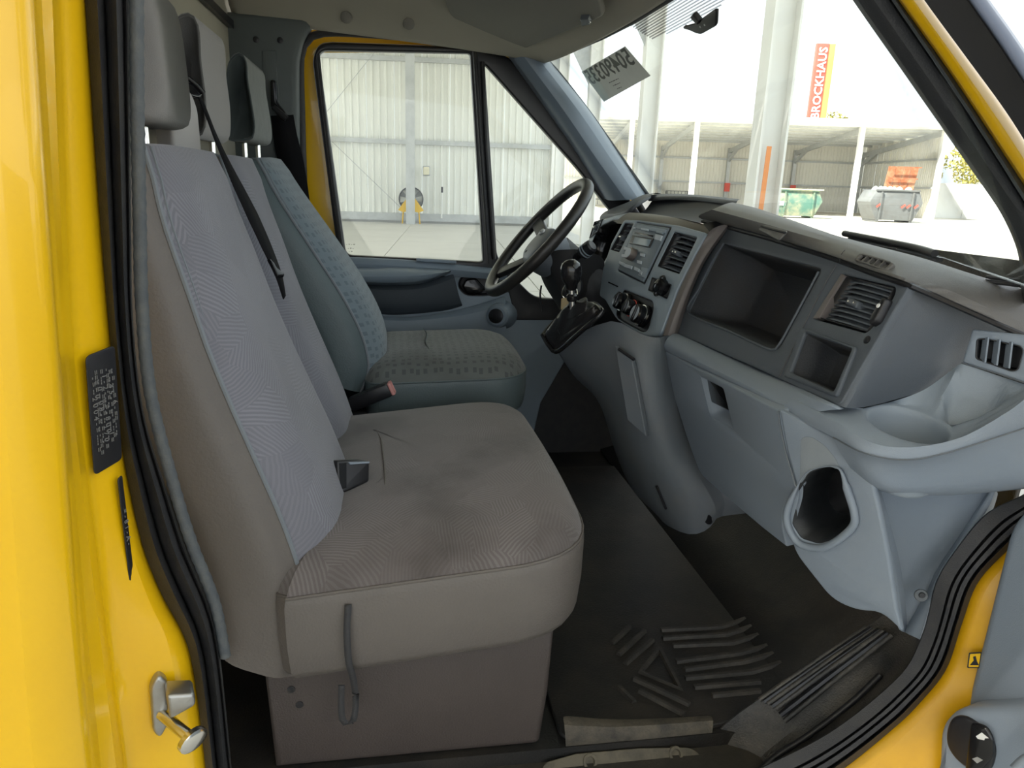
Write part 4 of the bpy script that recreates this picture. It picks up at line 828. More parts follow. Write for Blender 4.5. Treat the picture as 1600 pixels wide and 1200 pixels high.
tube('panel_seam', rs(seam, 20), .0012, PLB, dash, 5)
tube('tray_rim', rs([PF.W(*q, .001) for q in ((1132, 380), (1112, 412), (1092, 452), (1076, 488), (1140, 518), (1200, 545), (1215, 543), (1240, 500), (1280, 425))], 50), .0022, PLD, dash, 6)
lathe('blank_plug', PF.W(1355, 531, -.001), PF.n, [(.006, 0), (.006, .002), (.004, .003)], PLB, dash, 14)
def make_vent(pl, q, nslat, depth, parent, wheel=None, nvert=5, label=None):
    """louvred outlet: q are the corners TL TR BR BL in plane coordinates"""
    TL, TR, BR, BL = [V(p) for p in q]
    vt = recess('air_vent', pl, [tuple(TL), tuple(TR), tuple(BR), tuple(BL)], depth, PLB, parent, .9)
    for i in range(nslat):
        f = (i+.6)/nslat; a = TL.lerp(BL, f); b = TR.lerp(BR, f); P = []
        for k in range(9):
            t = k/8; p = a.lerp(b, t); P.append(pl.w(p.x, p.y, -.010+.010*math.sin(t*math.pi)))
        vv = (pl.v*.55-pl.n*.8).normalized()*.0075; w_ = pl.v*.0011
        vs, fs = [], []
        for p in P: vs += [p-w_, p+w_, p+w_+vv*1.6, p-w_+vv*1.6]
        for k in range(8):
            for e in range(4): fs.append((4*k+e, 4*k+(e+1) % 4, 4*k+4+(e+1) % 4, 4*k+4+e))
        fs += [(0, 1, 2, 3), (32, 33, 34, 35)]
        mesh('slat', vs, fs, PLD, vt)
    for i in range(nvert):
        f = (i+1)/(nvert+1); a = TL.lerp(TR, f); b = BL.lerp(BR, f)
        bar('rear_vane', pl.w(a.x, a.y, -.022), pl.w(b.x, b.y, -.022), .0022, .012, PLB, vt, up=pl.n)
    m_ = (TL+TR+BL+BR)/4; w_ = (TR-TL).length*.13
    slab('slide_tab', pl, rnd([(m_.x-w_, m_.y-.005), (m_.x+w_, m_.y-.008), (m_.x+w_, m_.y+.003), (m_.x-w_, m_.y+.006)], .003), t0=-.012, t1=.006, bev=.003, mat=PLD, parent=vt)
    for s in (-.45, .45): lathe('chrome_stud', pl.w(m_.x+s*w_, m_.y-.001, .006), pl.n, [(.002, 0), (.0016, .0015)], CHR, vt, 8)
    if wheel:
        wp = pl.W(*wheel, -.004); lathe('thumb_wheel', wp-pl.u*.004, pl.u, [(.016, 0), (.018, .002), (.018, .007), (.016, .009)], PLB, vt, 24)
        box('wheel_mark', wp+pl.n*.0175, (.002, .006, .003), WHT, vt)
    return vt
vq = PF.px([(1322, 432), (1396, 450), (1354, 517), (1280, 496)])
v1 = make_vent(PF, vq, 9, .05, dash, wheel=None, nvert=5)
slab('vent_bezel', PF, rnd(PF.px([(1316, 428), (1322, 431), (1281, 497), (1271, 498)]), .002), t0=-.012, t1=.002, bev=.001, mat=PLT, parent=dash)
wq = PF.px([(1388, 468), (1396, 471), (1378, 505), (1366, 512), (1368, 500)])
slab('vent_wheel', PF, rnd(wq, .004), t0=-.01, t1=.012, bev=.004, mat=PLB, parent=v1); lathe('wheel_mark', PF.W(1383, 483, .012), PF.n, [(.0035, 0), (.003, .001)], WHT, v1, 8)
# --- rounded near end of the dark fascia
skin('fascia_end', [on_pf for on_pf in [[PF.W(*q, -.001) for q in ((1300, 629), (1335, 575), (1388, 480), (1416, 440))], [PF.W(*q, -.0005) for q in ((1312, 634), (1346, 575), (1400, 480), (1424, 446))]]]+[[(1322, 637, .882), (1357, 577, .884), (1411, 482, .888), (1434, 450, .89)], [(1334, 638, .886), (1370, 580, .888), (1424, 486, .892), (1448, 456, .895)],
                    [(1360, 635, .9), (1400, 588, .903), (1452, 495, .908), (1484, 470, .91)], [(1405, 623, .913), (1440, 582, .915), (1488, 512, .918), (1530, 490, .92)], [(1446, 610, .925), (1484, 573, .927), (1513, 522, .93), (1575, 512, .935)], [(1475, 612, .94), (1515, 580, .94), (1550, 525, .94), (1620, 518, .94)]], PLD, dash, n=32)
# --- the top pad: long passenger lip, its grille, windscreen ledge
def on(pl, pts, t): return [pl.W(x, y, t) for x, y in pts]
near = [(1097, 346), (1180, 368), (1250, 389), (1312, 409), (1365, 429), (1420, 447)]
farq = [(1480, 472, .885), (1540, 499, .88), (1612, 530, .88)]
lip0 = rs(on(PF, near, .012)+[aY(*p) for p in farq], 40)
lip1 = rs(on(PF, [(x+1, y-6) for x, y in near], .014)+[aY(x, y-7, d) for x, y, d in farq], 40)
lip2 = LP([(1113, 328, 1.47), (1185, 348, 1.29), (1255, 368, 1.15), (1316, 385, 1.06), (1375, 403, .965), (1430, 422, .915), (1525, 460, .89), (1610, 490, .885)], 40)
lip3 = LP([(1135, 317, 1.52), (1195, 332, 1.36), (1262, 352, 1.21), (1320, 369, 1.11), (1385, 389, 1.01), (1440, 405, .955), (1530, 436, .92), (1610, 462, .905)], 40)
lip4 = LP([(1152, 314, 1.62), (1180, 320, 1.56), (1213, 332, 1.46), (1249, 346, 1.35), (1284, 361, 1.27), (1322, 373, 1.20), (1395, 388, 1.08), (1450, 401, 1.03), (1535, 427, .98), (1605, 446, .935)], 40)
lip5 = [V((p.x+.05, p.y, p.z-.035)) for p in lip4]; lipu = [V((p.x+.05, p.y, p.z-.002)) for p in lip0]
LIPM = mat('soft grey dash top', (.125, .12, .112), .5, bump=.4, bscale=800, var=.3, vscale=9, col2=(.10, .10, .10))
loft('top_pad', [lipu, lip0, lip1, lip2, lip3, lip4, lip5], LIPM, dash, sub=1, ang=60)
tube('pad_shadow_gap', [p+V((.012, 0, -.004)) for p in lip0], .004, PLB, dash, 6)
tube('pad_joint', rs([aY(*q) for q in ((1312, 411, 1.046), (1313, 402, 1.043), (1322, 390, 1.052), (1345, 383, 1.09), (1400, 389, 1.06))], 20), .0014, PLB, dash, 5)
mid = [(1219, 362), (1255, 370), (1243, 385), (1190, 373)]
# lidded pocket in the lip
PL1 = Pl(aY(1215, 366, 1.205), (-.80, -.0, .60)); slab('lip_lid', PL1, rnd(PL1.px([(1186, 360), (1196, 352), (1232, 362), (1224, 371), (1218, 377)]), .006), t0=.0, t1=.0035, bev=.0015, mat=LIPM, parent=dash)
tube('lid_shadow', [PL1.W(*q, .004) for q in ((1192, 356), (1210, 361), (1230, 366))], .002, PLB, dash, 5)
# small demister grille in the lip
PL2 = Pl(aY(1367, 411, .962), (-.72, -.12, .68)); gq = PL2.px([(1349, 400), (1393, 413), (1384, 423), (1341, 408)])
gz = slab('demister_grille', PL2, rnd([tuple((V(p)-sum((V(q) for q in gq), V((0, 0)))/4)*1.22+sum((V(q) for q in gq), V((0, 0)))/4) for p in gq], .003), [rnd(gq, .002)], t0=-.003, t1=.004, bev=.0015, mat=LIPM, parent=dash)
recess('grille_well', PL2, gq, .012, PLBG, dash, .95)
for k in range(1, 5):
    a = V(gq[0]).lerp(V(gq[1]), k/5); b = V(gq[3]).lerp(V(gq[2]), k/5); bar('grille_bar', PL2.w(a.x, a.y, .001), PL2.w(b.x, b.y, .001), .0022, .006, LIPM, gz, up=PL2.n)
# centre crest, open top tray, instrument hood
skin('centre_crest', [[(962, 349, 1.92), (1000, 352, 1.78), (1060, 361, 1.62), (1112, 375, 1.50)], [(966, 342, 1.92), (1002, 346, 1.78), (1062, 354, 1.62), (1112, 366, 1.50)], [(976, 335, 1.95), (1010, 337, 1.80), (1060, 344, 1.66), (1108, 356, 1.52)], [(984, 331, 1.98), (1015, 333, 1.84), (1055, 339, 1.69), (1100, 349, 1.55)], [(988, 333, 2.0), (1018, 335, 1.86), (1055, 341, 1.72), (1100, 351, 1.58)]], mat('dusty tan dash crest', (.12, .105, .08), .5, bump=.3, bscale=700), dash)
skin('top_tray', [[(984, 332, 1.98), (1015, 334, 1.84), (1055, 340, 1.69), (1102, 350, 1.54)], [(990, 338, 2.02), (1020, 341, 1.90), (1058, 346, 1.75), (1108, 352, 1.60)], [(1010, 330, 2.10), (1040, 330, 2.02), (1080, 334, 1.90), (1130, 340, 1.74)], [(1018, 312, 2.15), (1050, 310, 2.08), (1090, 312, 1.97), (1150, 318, 1.76)]], PLDT, dash)
HOODM = mat('dark hood plastic', (.045, .048, .055), .5, bump=.3, bscale=900)
skin('rear_ledge', [[(1012, 315, 2.12), (1046, 312, 2.05), (1090, 314, 1.95), (1150, 320, 1.74)], [(1012, 308, 2.12), (1046, 306, 2.05), (1090, 307, 1.95), (1152, 313, 1.74)], [(1014, 304, 2.20), (1046, 302, 2.14), (1090, 304, 2.04), (1156, 311, 1.84)], [(1014, 305, 2.3), (1046, 303, 2.26), (1090, 305, 2.14), (1160, 312, 1.94)]], HOODM, dash)
hood = skin('instrument_hood', [[(938, 347, 2.22), (946, 342, 2.16), (962, 340, 2.08), (982, 334, 1.99), (998, 322, 1.98), (1018, 309, 2.02)], [(936, 340, 2.22), (946, 335, 2.15), (962, 334, 2.07), (980, 328, 1.98), (996, 316, 1.97), (1016, 305, 2.01)], [(940, 334, 2.25), (952, 328, 2.18), (968, 324, 2.10), (984, 318, 2.03), (1000, 308, 2.04), (1022, 302, 2.08)], [(950, 327, 2.32), (965, 321, 2.28), (980, 315, 2.22), (992, 309, 2.18), (1006, 303, 2.18), (1028, 301, 2.2)], [(960, 328, 2.36), (975, 322, 2.36), (990, 315, 2.34), (1000, 309, 2.3), (1012, 304, 2.28), (1034, 303, 2.28)]], HOODM, dash)
PI = Pl((.60, 2.05, .76), (-.95, -.10, .30))
cav = rnd(PI.px([(974, 343), (958, 343), (940, 352), (929, 368), (922, 386), (918, 402), (926, 420), (942, 412), (958, 385), (970, 362)]), .012)
slab('instrument_panel', PI, rnd(PI.px([(985, 331), (962, 336), (938, 344), (924, 360), (912, 400), (905, 440), (935, 470), (950, 470), (955, 410), (975, 370)]), .01), [cav], t0=-.02, t1=0, bev=.004, mat=PLS, parent=dash)
recess('instrument_well', PI, cav, .09, PLBG, dash, .85)
dv_ = [PI.hit(*q) for q in ((930, 347), (942, 343), (935, 362), (922, 372))]
make_vent(PI.off(.004), dv_, 6, .03, dash, nvert=2)
# --- centre stack
lv = PC.px([(976, 348), (990, 349), (967, 394), (953, 390)]); rv = PC.px([(1053, 362), (1089, 371), (1061, 428), (1026, 416)])
rad = rnd(PC.px([(995, 347), (1049, 355), (1007, 444), (965, 423)]), .003)
hol = rnd(PC.px([(974, 452), (1019, 470), (1021, 482), (1012, 516), (1004, 519), (966, 498), (962, 490)]), [.01, .01, .01, .008, .008, .008, .01])
swh = rnd(PC.px([(1018, 433), (1049, 445), (1042, 467), (1012, 453)]), .004)
stack = slab('centre_panel', PC, rnd(PC.px([(975, 343), (1000, 344), (1060, 352), (1104, 364), (1084, 400), (1058, 452), (1037, 508), (1030, 525), (1010, 526), (988, 517), (961, 496), (945, 468), (936, 462), (942, 420), (955, 380)]), [.01, 0, 0, .012, 0, 0, 0, .02, .02, .02, .01, .01, .01, 0, 0]),
             [rnd(lv, .004), rnd(rv, .005), rad, hol, swh], t0=-.016, t1=0, bev=.003, mat=PLS, parent=dash)
make_vent(PC.off(-.001), lv, 6, .04, dash, nvert=2); make_vent(PC.off(-.001), rv, 7, .04, dash, nvert=4)
skin('centre_band', [sh3([PC.W(*q, -.012) for q in ((1104, 363), (1082, 402), (1056, 455), (1036, 510), (1031, 526))]), [PC.W(*q, .001) for q in ((1105, 363), (1084, 402), (1058, 455), (1038, 510), (1033, 526))], [(1122, 352, 1.49), (1093, 402, 1.475), (1069, 455, 1.465), (1049, 508, 1.46), (1043, 524, 1.458)], [(1140, 350, 1.475), (1102, 402, 1.468), (1078, 452, 1.463), (1061, 500, 1.46), (1055, 524, 1.458)], [(1143, 352, 1.49), (1106, 402, 1.485), (1082, 452, 1.48), (1066, 500, 1.475), (1060, 524, 1.475)]], PLT, dash)
slab('card_slot', PC, PC.px([(951, 440), (966, 447), (965.5, 449), (950.5, 442)]), t0=-.002, t1=.0008, mat=PLBG, parent=dash)
recess('switch_well', PC, swh, .02, PLB, dash, .9)
kn = PC.W(1036, 449, -.006); ks_ = lathe('light_switch', kn, PC.n, [(.017, 0), (.018, .014), (.016, .022), (.008, .026)], PLBG, dash, 20)
for s in (-1, 1): bar('grip', kn+PC.v*s*.012+PC.n*.01, kn+PC.v*s*.022+PC.n*.02, .012, .012, PLBG, ks_, up=PC.n, bev=.004)
# heater controls
recess('heater_well', PC, hol, .008, PLB, dash, .97)
PCh = PC.off(-.006)
for (x, y), ax, r, lab in (((979, 474), (PC.n-PC.v*.05), .024, 0), ((993, 484), PC.n, .022, 1), ((1008, 495), PC.n, .026, 2)):
    kb = lathe('heater_knob', PCh.W(x, y), ax, [(r, 0), (r, .008), (r*.86, .012), (r*.84, .026), (r*.7, .030)], PLBG, dash, 22)
    bar('grip', PCh.W(x, y)+PC.n*.028-PC.v*r*.8, PCh.W(x, y)+PC.n*.028+PC.v*r*.8, .008, .010, PLBG, kb, up=PC.n, bev=.003)
    tube('chrome_ring', [PCh.W(x, y)+PC.n*.0125+PC.u*math.cos(a*.262)*r*.9+PC.v*math.sin(a*.262)*r*.9 for a in range(24)], .0009, RED if lab == 1 else CHR, kb, 5, closed=True)
skin('crest_end', [[(1098, 349, 1.55), (1108, 362, 1.51), (1112, 376, 1.50)], [(1118, 346, 1.52), (1122, 358, 1.50), (1124, 372, 1.492)], [(1150, 340, 1.50), (1150, 352, 1.495), (1150, 368, 1.49)]], PLB, dash, n=12)
# --- radio
rd = thing('car_radio', 'blue grey car radio with round knob in the centre panel', 'radio', PC.W(1003, 395))
slab('chassis', PC, rad, t0=-.05, t1=-.001, bev=.002, mat=PLB, parent=rd)
slab('face', PC, rnd(PC.px([(996, 349), (1046, 357), (1006, 441), (967, 422)]), .003), t0=-.004, t1=.004, bev=.002, mat=mat('slate radio face', (.15, .185, .215), .38, bump=.08), parent=rd)
PR = PC.off(.004)
def rq(x, y): return (900+x/5.4545, 320+y/5.4545)
def rslab(name, pts, t0, t1, m, bev=.001, r=.001): return slab(name, PR, rnd(PR.px([rq(*p) for p in pts]), r), t0=t0, t1=t1, bev=bev, mat=m, parent=rd)
LCD = mat('grey lcd glass', (.22, .28, .33), .15); BTN = mat('pale radio key', (.42, .47, .52), .4)
rslab('top_bar', [(530, 170), (775, 215), (765, 245), (520, 205)], 0, .003, PLS); rslab('cd_slot', [(505, 232), (662, 262), (655, 278), (500, 245)], 0, .0008, PLBG)
rslab('display_frame', [(487, 262), (668, 290), (632, 368), (460, 332)], 0, .003, PLB); rslab('display', [(512, 278), (652, 302), (626, 360), (494, 332)], .003, .004, LCD)
rslab('eject_key', [(570, 205), (632, 215), (628, 232), (566, 222)], .003, .006, BTN); rslab('tone_key', [(690, 255), (745, 268), (728, 312), (680, 300)], 0, .005, BTN); rslab('phone_key', [(700, 225), (755, 235), (748, 256), (694, 245)], 0, .005, PLS)
rk = lathe('volume_knob', PR.W(*rq(490, 430)), PC.n, [(.0155, 0), (.015, .014), (.0135, .017)], mat('worn bronze knob', (.13, .11, .10), .35, .3), rd, 26); lathe('knob_face', PR.W(*rq(490, 430), .017), PC.n, [(.0125, 0), (.012, .0015)], BTN, rk, 22)
for x, y in ((438, 378), (418, 438), (575, 430), (548, 492)):
    rslab('key', [(x-18, y-18), (x+18, y-8), (x+13, y+18), (x-21, y+10)], 0, .004, BTN)
for x, y, w_ in ((397, 503, 24), (452, 528, 34), (525, 552, 22), (562, 580, 14)):
    rslab('preset_key', [(x-w_+6, y-22), (x+w_, y-4), (x+w_-8, y+24), (x-w_, y+6)], 0, .004, BTN)
rslab('corner_key', [(565, 535), (622, 545), (600, 630), (535, 605)], 0, .003, PLS); rslab('side_key', [(495, 190), (512, 195), (508, 208), (490, 204)], 0, .002, BTN)
fix(rd)
# --- pale lower panels: roll, glove box door, tunnel console, near end
skin('lower_roll', [[(1056, 520, 1.475), (1175, 571, 1.17), (1290, 625, .915), (1320, 637, .895)], [(1050, 522, 1.45), (1170, 574, 1.15), (1285, 628, .905), (1320, 641, .88)], [(1040, 530, 1.44), (1158, 584, 1.13), (1222, 614, 1.005), (1275, 640, .915)], [(1037, 540, 1.44), (1150, 595, 1.12), (1219, 630, .985), (1265, 655, .915)], [(1038, 548, 1.445), (1150, 604, 1.12), (1217, 639, .982), (1262, 664, .915)], [(1038, 549, 1.47), (1150, 606, 1.15), (1217, 641, 1.01), (1262, 668, .94)]], PLG, dash)
PG2 = Pl((.563, 1.2, .58), (-1, 0, -.24))
hh = rnd(PG2.px([(1095, 588), (1130, 606), (1146, 672), (1110, 650)]), [.004, .008, .004, .012])
door = slab('glove_box_door', PG2, rnd(PG2.px([(1038, 549), (1150, 607), (1217, 642), (1219, 662), (1228, 705), (1242, 760), (1233, 776), (1222, 800), (1222, 824), (1228, 854), (1190, 824), (1136, 778), (1094, 741), (1076, 693), (1044, 592)]), [.006, 0, .006, 0, 0, 0, .01, .01, .01, 0, 0, 0, .02, .03, .03]), [hh], t0=-.02, t1=0, bev=.003, mat=PLG, parent=dash)
gw = recess('handle_recess', PG2, hh, .028, PLG, door, .8); slab('door_catch', PG2, rnd(PG2.px([(1097, 589), (1130, 606), (1139, 648), (1104, 630)]), .004), t0=-.016, t1=-.008, bev=.003, mat=PLBG, parent=door)
tube('door_gap', [PG2.W(*q, .0006) for q in ((1217, 642), (1219, 662), (1228, 705), (1246, 766))], .0014, PLK, dash, 5)
# console under the stack
A_ = [(960, 494, 1.50), (962, 545, 1.47), (972, 630, 1.45), (992, 710, 1.44), (1022, 775, 1.44), (1050, 825, 1.44)]
B_ = [(1034, 528, 1.43), (1043, 590, 1.415), (1076, 692, 1.40), (1094, 740, 1.39), (1122, 790, 1.385), (1118, 815, 1.40)]
M1 = [(985, 514, 1.465), (990, 560, 1.425), (1006, 640, 1.40), (1030, 720, 1.39), (1060, 790, 1.39), (1076, 838, 1.40)]
M2 = [(1012, 527, 1.44), (1020, 580, 1.405), (1045, 675, 1.385), (1065, 740, 1.378), (1092, 795, 1.38), (1102, 832, 1.39)]
L_ = [(862, 548, 1.66), (890, 588, 1.68), (932, 628, 1.66), (959, 710, 1.62), (985, 765, 1.58), (1024, 800, 1.54)]
L2 = [(905, 520, 1.56), (925, 570, 1.55), (948, 630, 1.54), (972, 710, 1.52), (1002, 772, 1.50), (1036, 818, 1.48)]
L0 = [(878, 552, 1.72), (905, 592, 1.74), (942, 632, 1.72), (969, 712, 1.68), (992, 767, 1.64), (1030, 802, 1.60)]
skin('tunnel_console', [L0, L_, L2, A_, M1, M2, B_, sh3(rs([aY(*p) for p in B_], 24), .015, .03), sh3(rs([aY(*p) for p in B_], 24), .10, .03)], PLK, dash, n=24)
flap = [aY(963, 540, 1.458), aY(990, 562, 1.415), aY(1012, 682, 1.385), aY(982, 656, 1.41)]
o = mesh('console_flap', [p+V((-.004, -.002, 0)) for p in flap]+[p+V((.006, .004, 0)) for p in flap], [(0, 1, 2, 3), (4, 5, 6, 7), (0, 1, 5, 4), (1, 2, 6, 5), (2, 3, 7, 6), (3, 0, 4, 7)], PLK, dash); bm_ = o.modifiers.new('edge', 'BEVEL'); bm_.width = .002; bm_.segments = 2
tube('flap_slot', [aY(967, 545, 1.44), aY(991, 562, 1.408)], .0035, PLB, dash, 6)
lathe('console_screw', aY(1107, 812, 1.385), (-1, -.6, .1), [(.011, 0), (.010, .002), (.004, .001)], PLB, dash, 16)
tube('console_slot', [aY(1026, 760, 1.415), aY(1040, 795, 1.42)], .003, PLB, dash, 6)
# shelf with cup holder and the near end
I_ = [(1270, 624, .93), (1322, 640, .90), (1380, 631, .91), (1440, 611, .92), (1482, 582, .92), (1500, 569, .909), (1512, 571, .898), (1560, 587, .87), (1608, 603, .838)]
O1 = [(1240, 624, .965), (1300, 655, .88), (1358, 690, .822), (1420, 699, .80), (1500, 684, .80), (1572, 645, .80), (1606, 620, .80), (1630, 606, .803)]
S_ = [(1218, 641, .98), (1302, 683, .87), (1350, 707, .818), (1415, 718, .796), (1480, 707, .793), (1560, 682, .80), (1612, 664, .80), (1660, 640, .80)]
S0 = [(1226, 632, .972), (1300, 670, .872), (1352, 700, .818), (1417, 710, .797), (1485, 698, .794), (1565, 670, .797), (1612, 642, .797), (1660, 606, .80)]
# the cup: a bored shelf made as rings between the outline and the cup mouth
CUPZ = .600; cc = V((.697, .863, CUPZ)); cr = .0465
Ip, O1p = rs([aY(*p) for p in I_], 60), rs([aY(*p) for p in O1], 60)
outl = Ip+O1p[::-1]
NS = 144; ang_o = []
ring_o = []
for k in range(NS):
    a = 2*math.pi*k/NS; d = V((math.cos(a), math.sin(a))); best = None
    for p, q2 in zip(outl, outl[1:]+outl[:1]):
        e = V((q2.x-p.x, q2.y-p.y)); w0 = V((p.x-cc.x, p.y-cc.y)); den = d.x*e.y-d.y*e.x
        if abs(den) < 1e-12: continue
        t = (w0.x*e.y-w0.y*e.x)/den; s = (w0.x*d.y-w0.y*d.x)/den
        if t > 0 and -.001 <= s <= 1.001 and (best is None or t > best[0]): best = (t, p.lerp(q2, min(max(s, 0), 1)))
    ring_o.append(best[1] if best else cc+V((d.x*.06, d.y*.06, 0)))
def cring(r, z): return [V((cc.x+math.cos(2*math.pi*k/NS)*r*1.1, cc.y+math.sin(2*math.pi*k/NS)*r*1.1, z+.22*math.sin(2*math.pi*k/NS)*r)) for k in range(NS)]
m_in = cring(cr+.008, CUPZ); ring_m = [p.lerp(q2, .25) for p, q2 in zip(m_in, ring_o)]
for p, q2, m2 in zip(ring_m, ring_o, m_in): p.z = m2.z*.8+q2.z*.2
sm_f = mat('shelf grey plastic', (.245, .285, .325), .45, bump=.2, bscale=900)
pk_c = aY(1520, 628, .872); pk_u = (aY(1565, 628, .845)-aY(1475, 640, .89)); pk_u.z = 0; pk_l = pk_u.length*.52; pk_u.normalize(); pk_v = V((-pk_u.y, pk_u.x, 0))
def dip(p):
    d = V((p.x-pk_c.x, p.y-pk_c.y, 0)); e = math.sqrt((d.dot(pk_u)/pk_l)**2+(d.dot(pk_v)/.03)**2); t = min(1, max(0, (1.15-e)/.45)); return V((p.x, p.y, p.z-.035*t*t*(3-2*t)))
fan_r = [[dip(p.lerp(q2, k/16)) if 0 < k else p for p, q2 in zip(ring_o, ring_m)] for k in range(17)]
loft('cup_holder', fan_r+[m_in, cring(cr+.0025, CUPZ), cring(cr+.001, CUPZ-.0015), cring(cr-.0005, CUPZ-.004), cring(cr-.0012, CUPZ-.012), cring(cr-.003, CUPZ-.04), cring(cr-.006, CUPZ-.08), cring(cr-.012, CUPZ-.087), cring(.006, CUPZ-.087)], sm_f, dash, True, ang=50)
skin('shelf_edge', [O1, S0, S_], PLG, dash, n=50)
tube('shelf_seam', rs([aY(*p)+V((-.001, -.001, 0)) for p in S_[1:]], 50), .0011, PLK, dash, 5)
skin('shelf_apron', [S_[1:], [(1303, 690, .872), (1352, 715, .83), (1412, 730, .812), (1480, 720, .806), (1560, 700, .806), (1608, 684, .806), (1650, 665, .806)], [(1330, 735, .86), (1362, 752, .83), (1405, 762, .815), (1480, 760, .81), (1550, 752, .81), (1588, 745, .81), (1630, 740, .81)], [(1345, 752, .865), (1370, 768, .835), (1405, 776, .82), (1470, 778, .815), (1540, 773, .815), (1582, 769, .815), (1625, 765, .815)], [(1350, 752, .90), (1374, 764, .90), (1408, 770, .90), (1470, 772, .90), (1540, 768, .90), (1582, 764, .90), (1625, 760, .90)]], PLG, dash, n=40)
# panel with the side window demister
PV = pl3(aY(1512, 515, .912), aY(1504, 567, .905), aY(1600, 560, .845)); vq2 = PV.px([(1526, 530), (1538, 529), (1594, 541), (1598, 548), (1590, 578), (1580, 580), (1524, 560)])
vh = rnd(vq2, .004)
sv2 = slab('side_demister', PV, rnd(PV.px([(1519, 514), (1610, 524), (1612, 602), (1503, 566)]), [.004, .01, .01, .004]), [vh], t0=-.012, t1=0, bev=.003, mat=PLG, parent=dash)
recess('demister_well', PV, vh, .03, PLB, dash, .9)
for k, x in enumerate((1538, 1556, 1575)):
    a, b = PV.W(x+2, 527+k*3.5, -.002), PV.W(x-3, 566+k*4.5, -.002); bar('slat', a, b, .0022, .016, PLG, sv2, up=(PV.n+PV.u*.8))
tube('demister_joint', [PV.W(*q, .001) for q in ((1503, 567), (1560, 584), (1612, 602))], .0012, PLK, dash, 5)
# outer panel with the long pocket
a, b, c = PG2.W(1220, 645, -.002), aY(1350, 708, .848), PG2.W(1245, 768, -.002)
nK = (b-a).cross(c-a).normalized(); nK = -nK if nK.x > 0 else nK
PK = Pl(a, nK)
ph_ = rnd(PK.px([(1251, 752), (1264, 738), (1290, 729), (1313, 731), (1325, 762), (1335, 800), (1331, 819), (1305, 841), (1279, 849), (1252, 841), (1238, 819), (1237, 792), (1242, 770)]), .006)
out_k = rnd(PK.px([(1218, 641), (1260, 662), (1302, 684), (1350, 708), (1362, 745), (1374, 800), (1388, 870), (1400, 950), (1408, 986), (1376, 956), (1340, 955), (1300, 938), (1268, 898), (1240, 862), (1232, 820), (1247, 768), (1229, 705)]), [0, 0, 0, 0, .01, .02, .02, 0, 0, .02, .02, .02, .02, .02, .02, .02, .02])
pk = slab('end_panel', PK, out_k, [ph_], t0=-.012, t1=0, bev=.004, mat=PLG, parent=dash)
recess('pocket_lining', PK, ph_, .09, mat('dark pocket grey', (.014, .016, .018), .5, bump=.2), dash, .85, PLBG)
0 and slab('pocket_divider', Pl(PK.W(1262, 800, -.03), (-.6, -.75, .1)), rnd([(-.02, -.05), (.012, -.05), (.0, .06), (-.012, .05)], .006), t0=-.004, t1=0, bev=.001, mat=PLK, parent=dash)
def ring3(pts, t, bul): return [PK.W(*q, t) for q in pts]
scp = [(1252, 683), (1268, 682), (1288, 695), (1306, 716), (1314, 735), (1292, 727), (1264, 737), (1250, 758)]
slab('pocket_scoop', PK, rnd(PK.px(scp), .008), t0=-.004, t1=.0008, bev=.0004, mat=mat('shaded grey plastic', (.22, .245, .265), .55, bump=.2, bscale=900), parent=dash)
lp_ = [PK.W(*q, .004) for q in ((1325, 760), (1337, 800), (1334, 822), (1306, 846), (1280, 855), (1250, 847), (1234, 822), (1232, 797), (1247, 762), (1262, 738), (1290, 728), (1314, 731), (1325, 760))]
tube('pocket_lip', rs(lp_, 61)[:-1], [.0055 if i < 36 else .0055-.0047*min(1, (i-36)/8)*min(1, (62-i)/8) for i in range(60)], PLG, dash, 10, closed=True)
skin('end_rib', [[(1350, 740, .858), (1372, 820, .874), (1386, 890, .891), (1404, 985, .917)], [(1361, 742, .85), (1383, 820, .868), (1400, 890, .886), (1414, 988, .914)], [(1370, 745, .865), (1392, 822, .885), (1408, 890, .902), (1420, 990, .927)]], PLG, dash, n=24)
# recessed kick panel and its flange beside the seal
skin('kick_panel', [[(1362, 760, .89), (1420, 765, .895), (1480, 768, .90), (1548, 766, .90)], [(1375, 800, .90), (1425, 808, .905), (1470, 812, .905), (1522, 804, .90)], [(1392, 860, .91), (1425, 866, .912), (1458, 866, .91), (1492, 848, .902)], [(1405, 930, .925), (1420, 932, .925), (1440, 928, .92), (1458, 902, .91)], [(1412, 990, .94), (1418, 985, .935), (1425, 975, .93), (1440, 942, .92)]], PLG, dash, n=20)
skin('kick_flange', [[(1545, 764, .905), (1520, 802, .905), (1492, 846, .905), (1462, 893, .908), (1444, 932, .912), (1412, 986, .925)], [(1547, 765, .893), (1524, 803, .893), (1496, 848, .892), (1466, 896, .893), (1448, 936, .895), (1416, 990, .908)], [(1556, 766, .885), (1540, 803, .882), (1490, 866, .88), (1462, 912, .88), (1450, 962, .88), (1440, 1000, .88)], [(1560, 770, .90), (1546, 806, .90), (1496, 870, .90), (1468, 916, .90), (1456, 966, .90), (1446, 1004, .90)]], PLG, dash, n=30)
lathe('kick_screw', aY(1439, 930, .886), (-.5, -1, .2), [(.010, 0), (.009, .002), (.005, .001)], PLK, dash, 16); lathe('screw_head', aY(1440.5, 930, .885), (-.5, -1, .2), [(.005, 0), (.004, .002)], PLB, dash, 12)
loft('leak_backing', [[V((x, y, z)) for y in (.945, 1.2, 1.5, 1.8, 2.1, 2.33)] for x, z in ((.80, .36), (.78, .44), (.775, .60), (.80, .775))], PLB, dash, thick=.006)  # black backing added behind the dash to stop daylight leaking through its gaps
fix(dash)
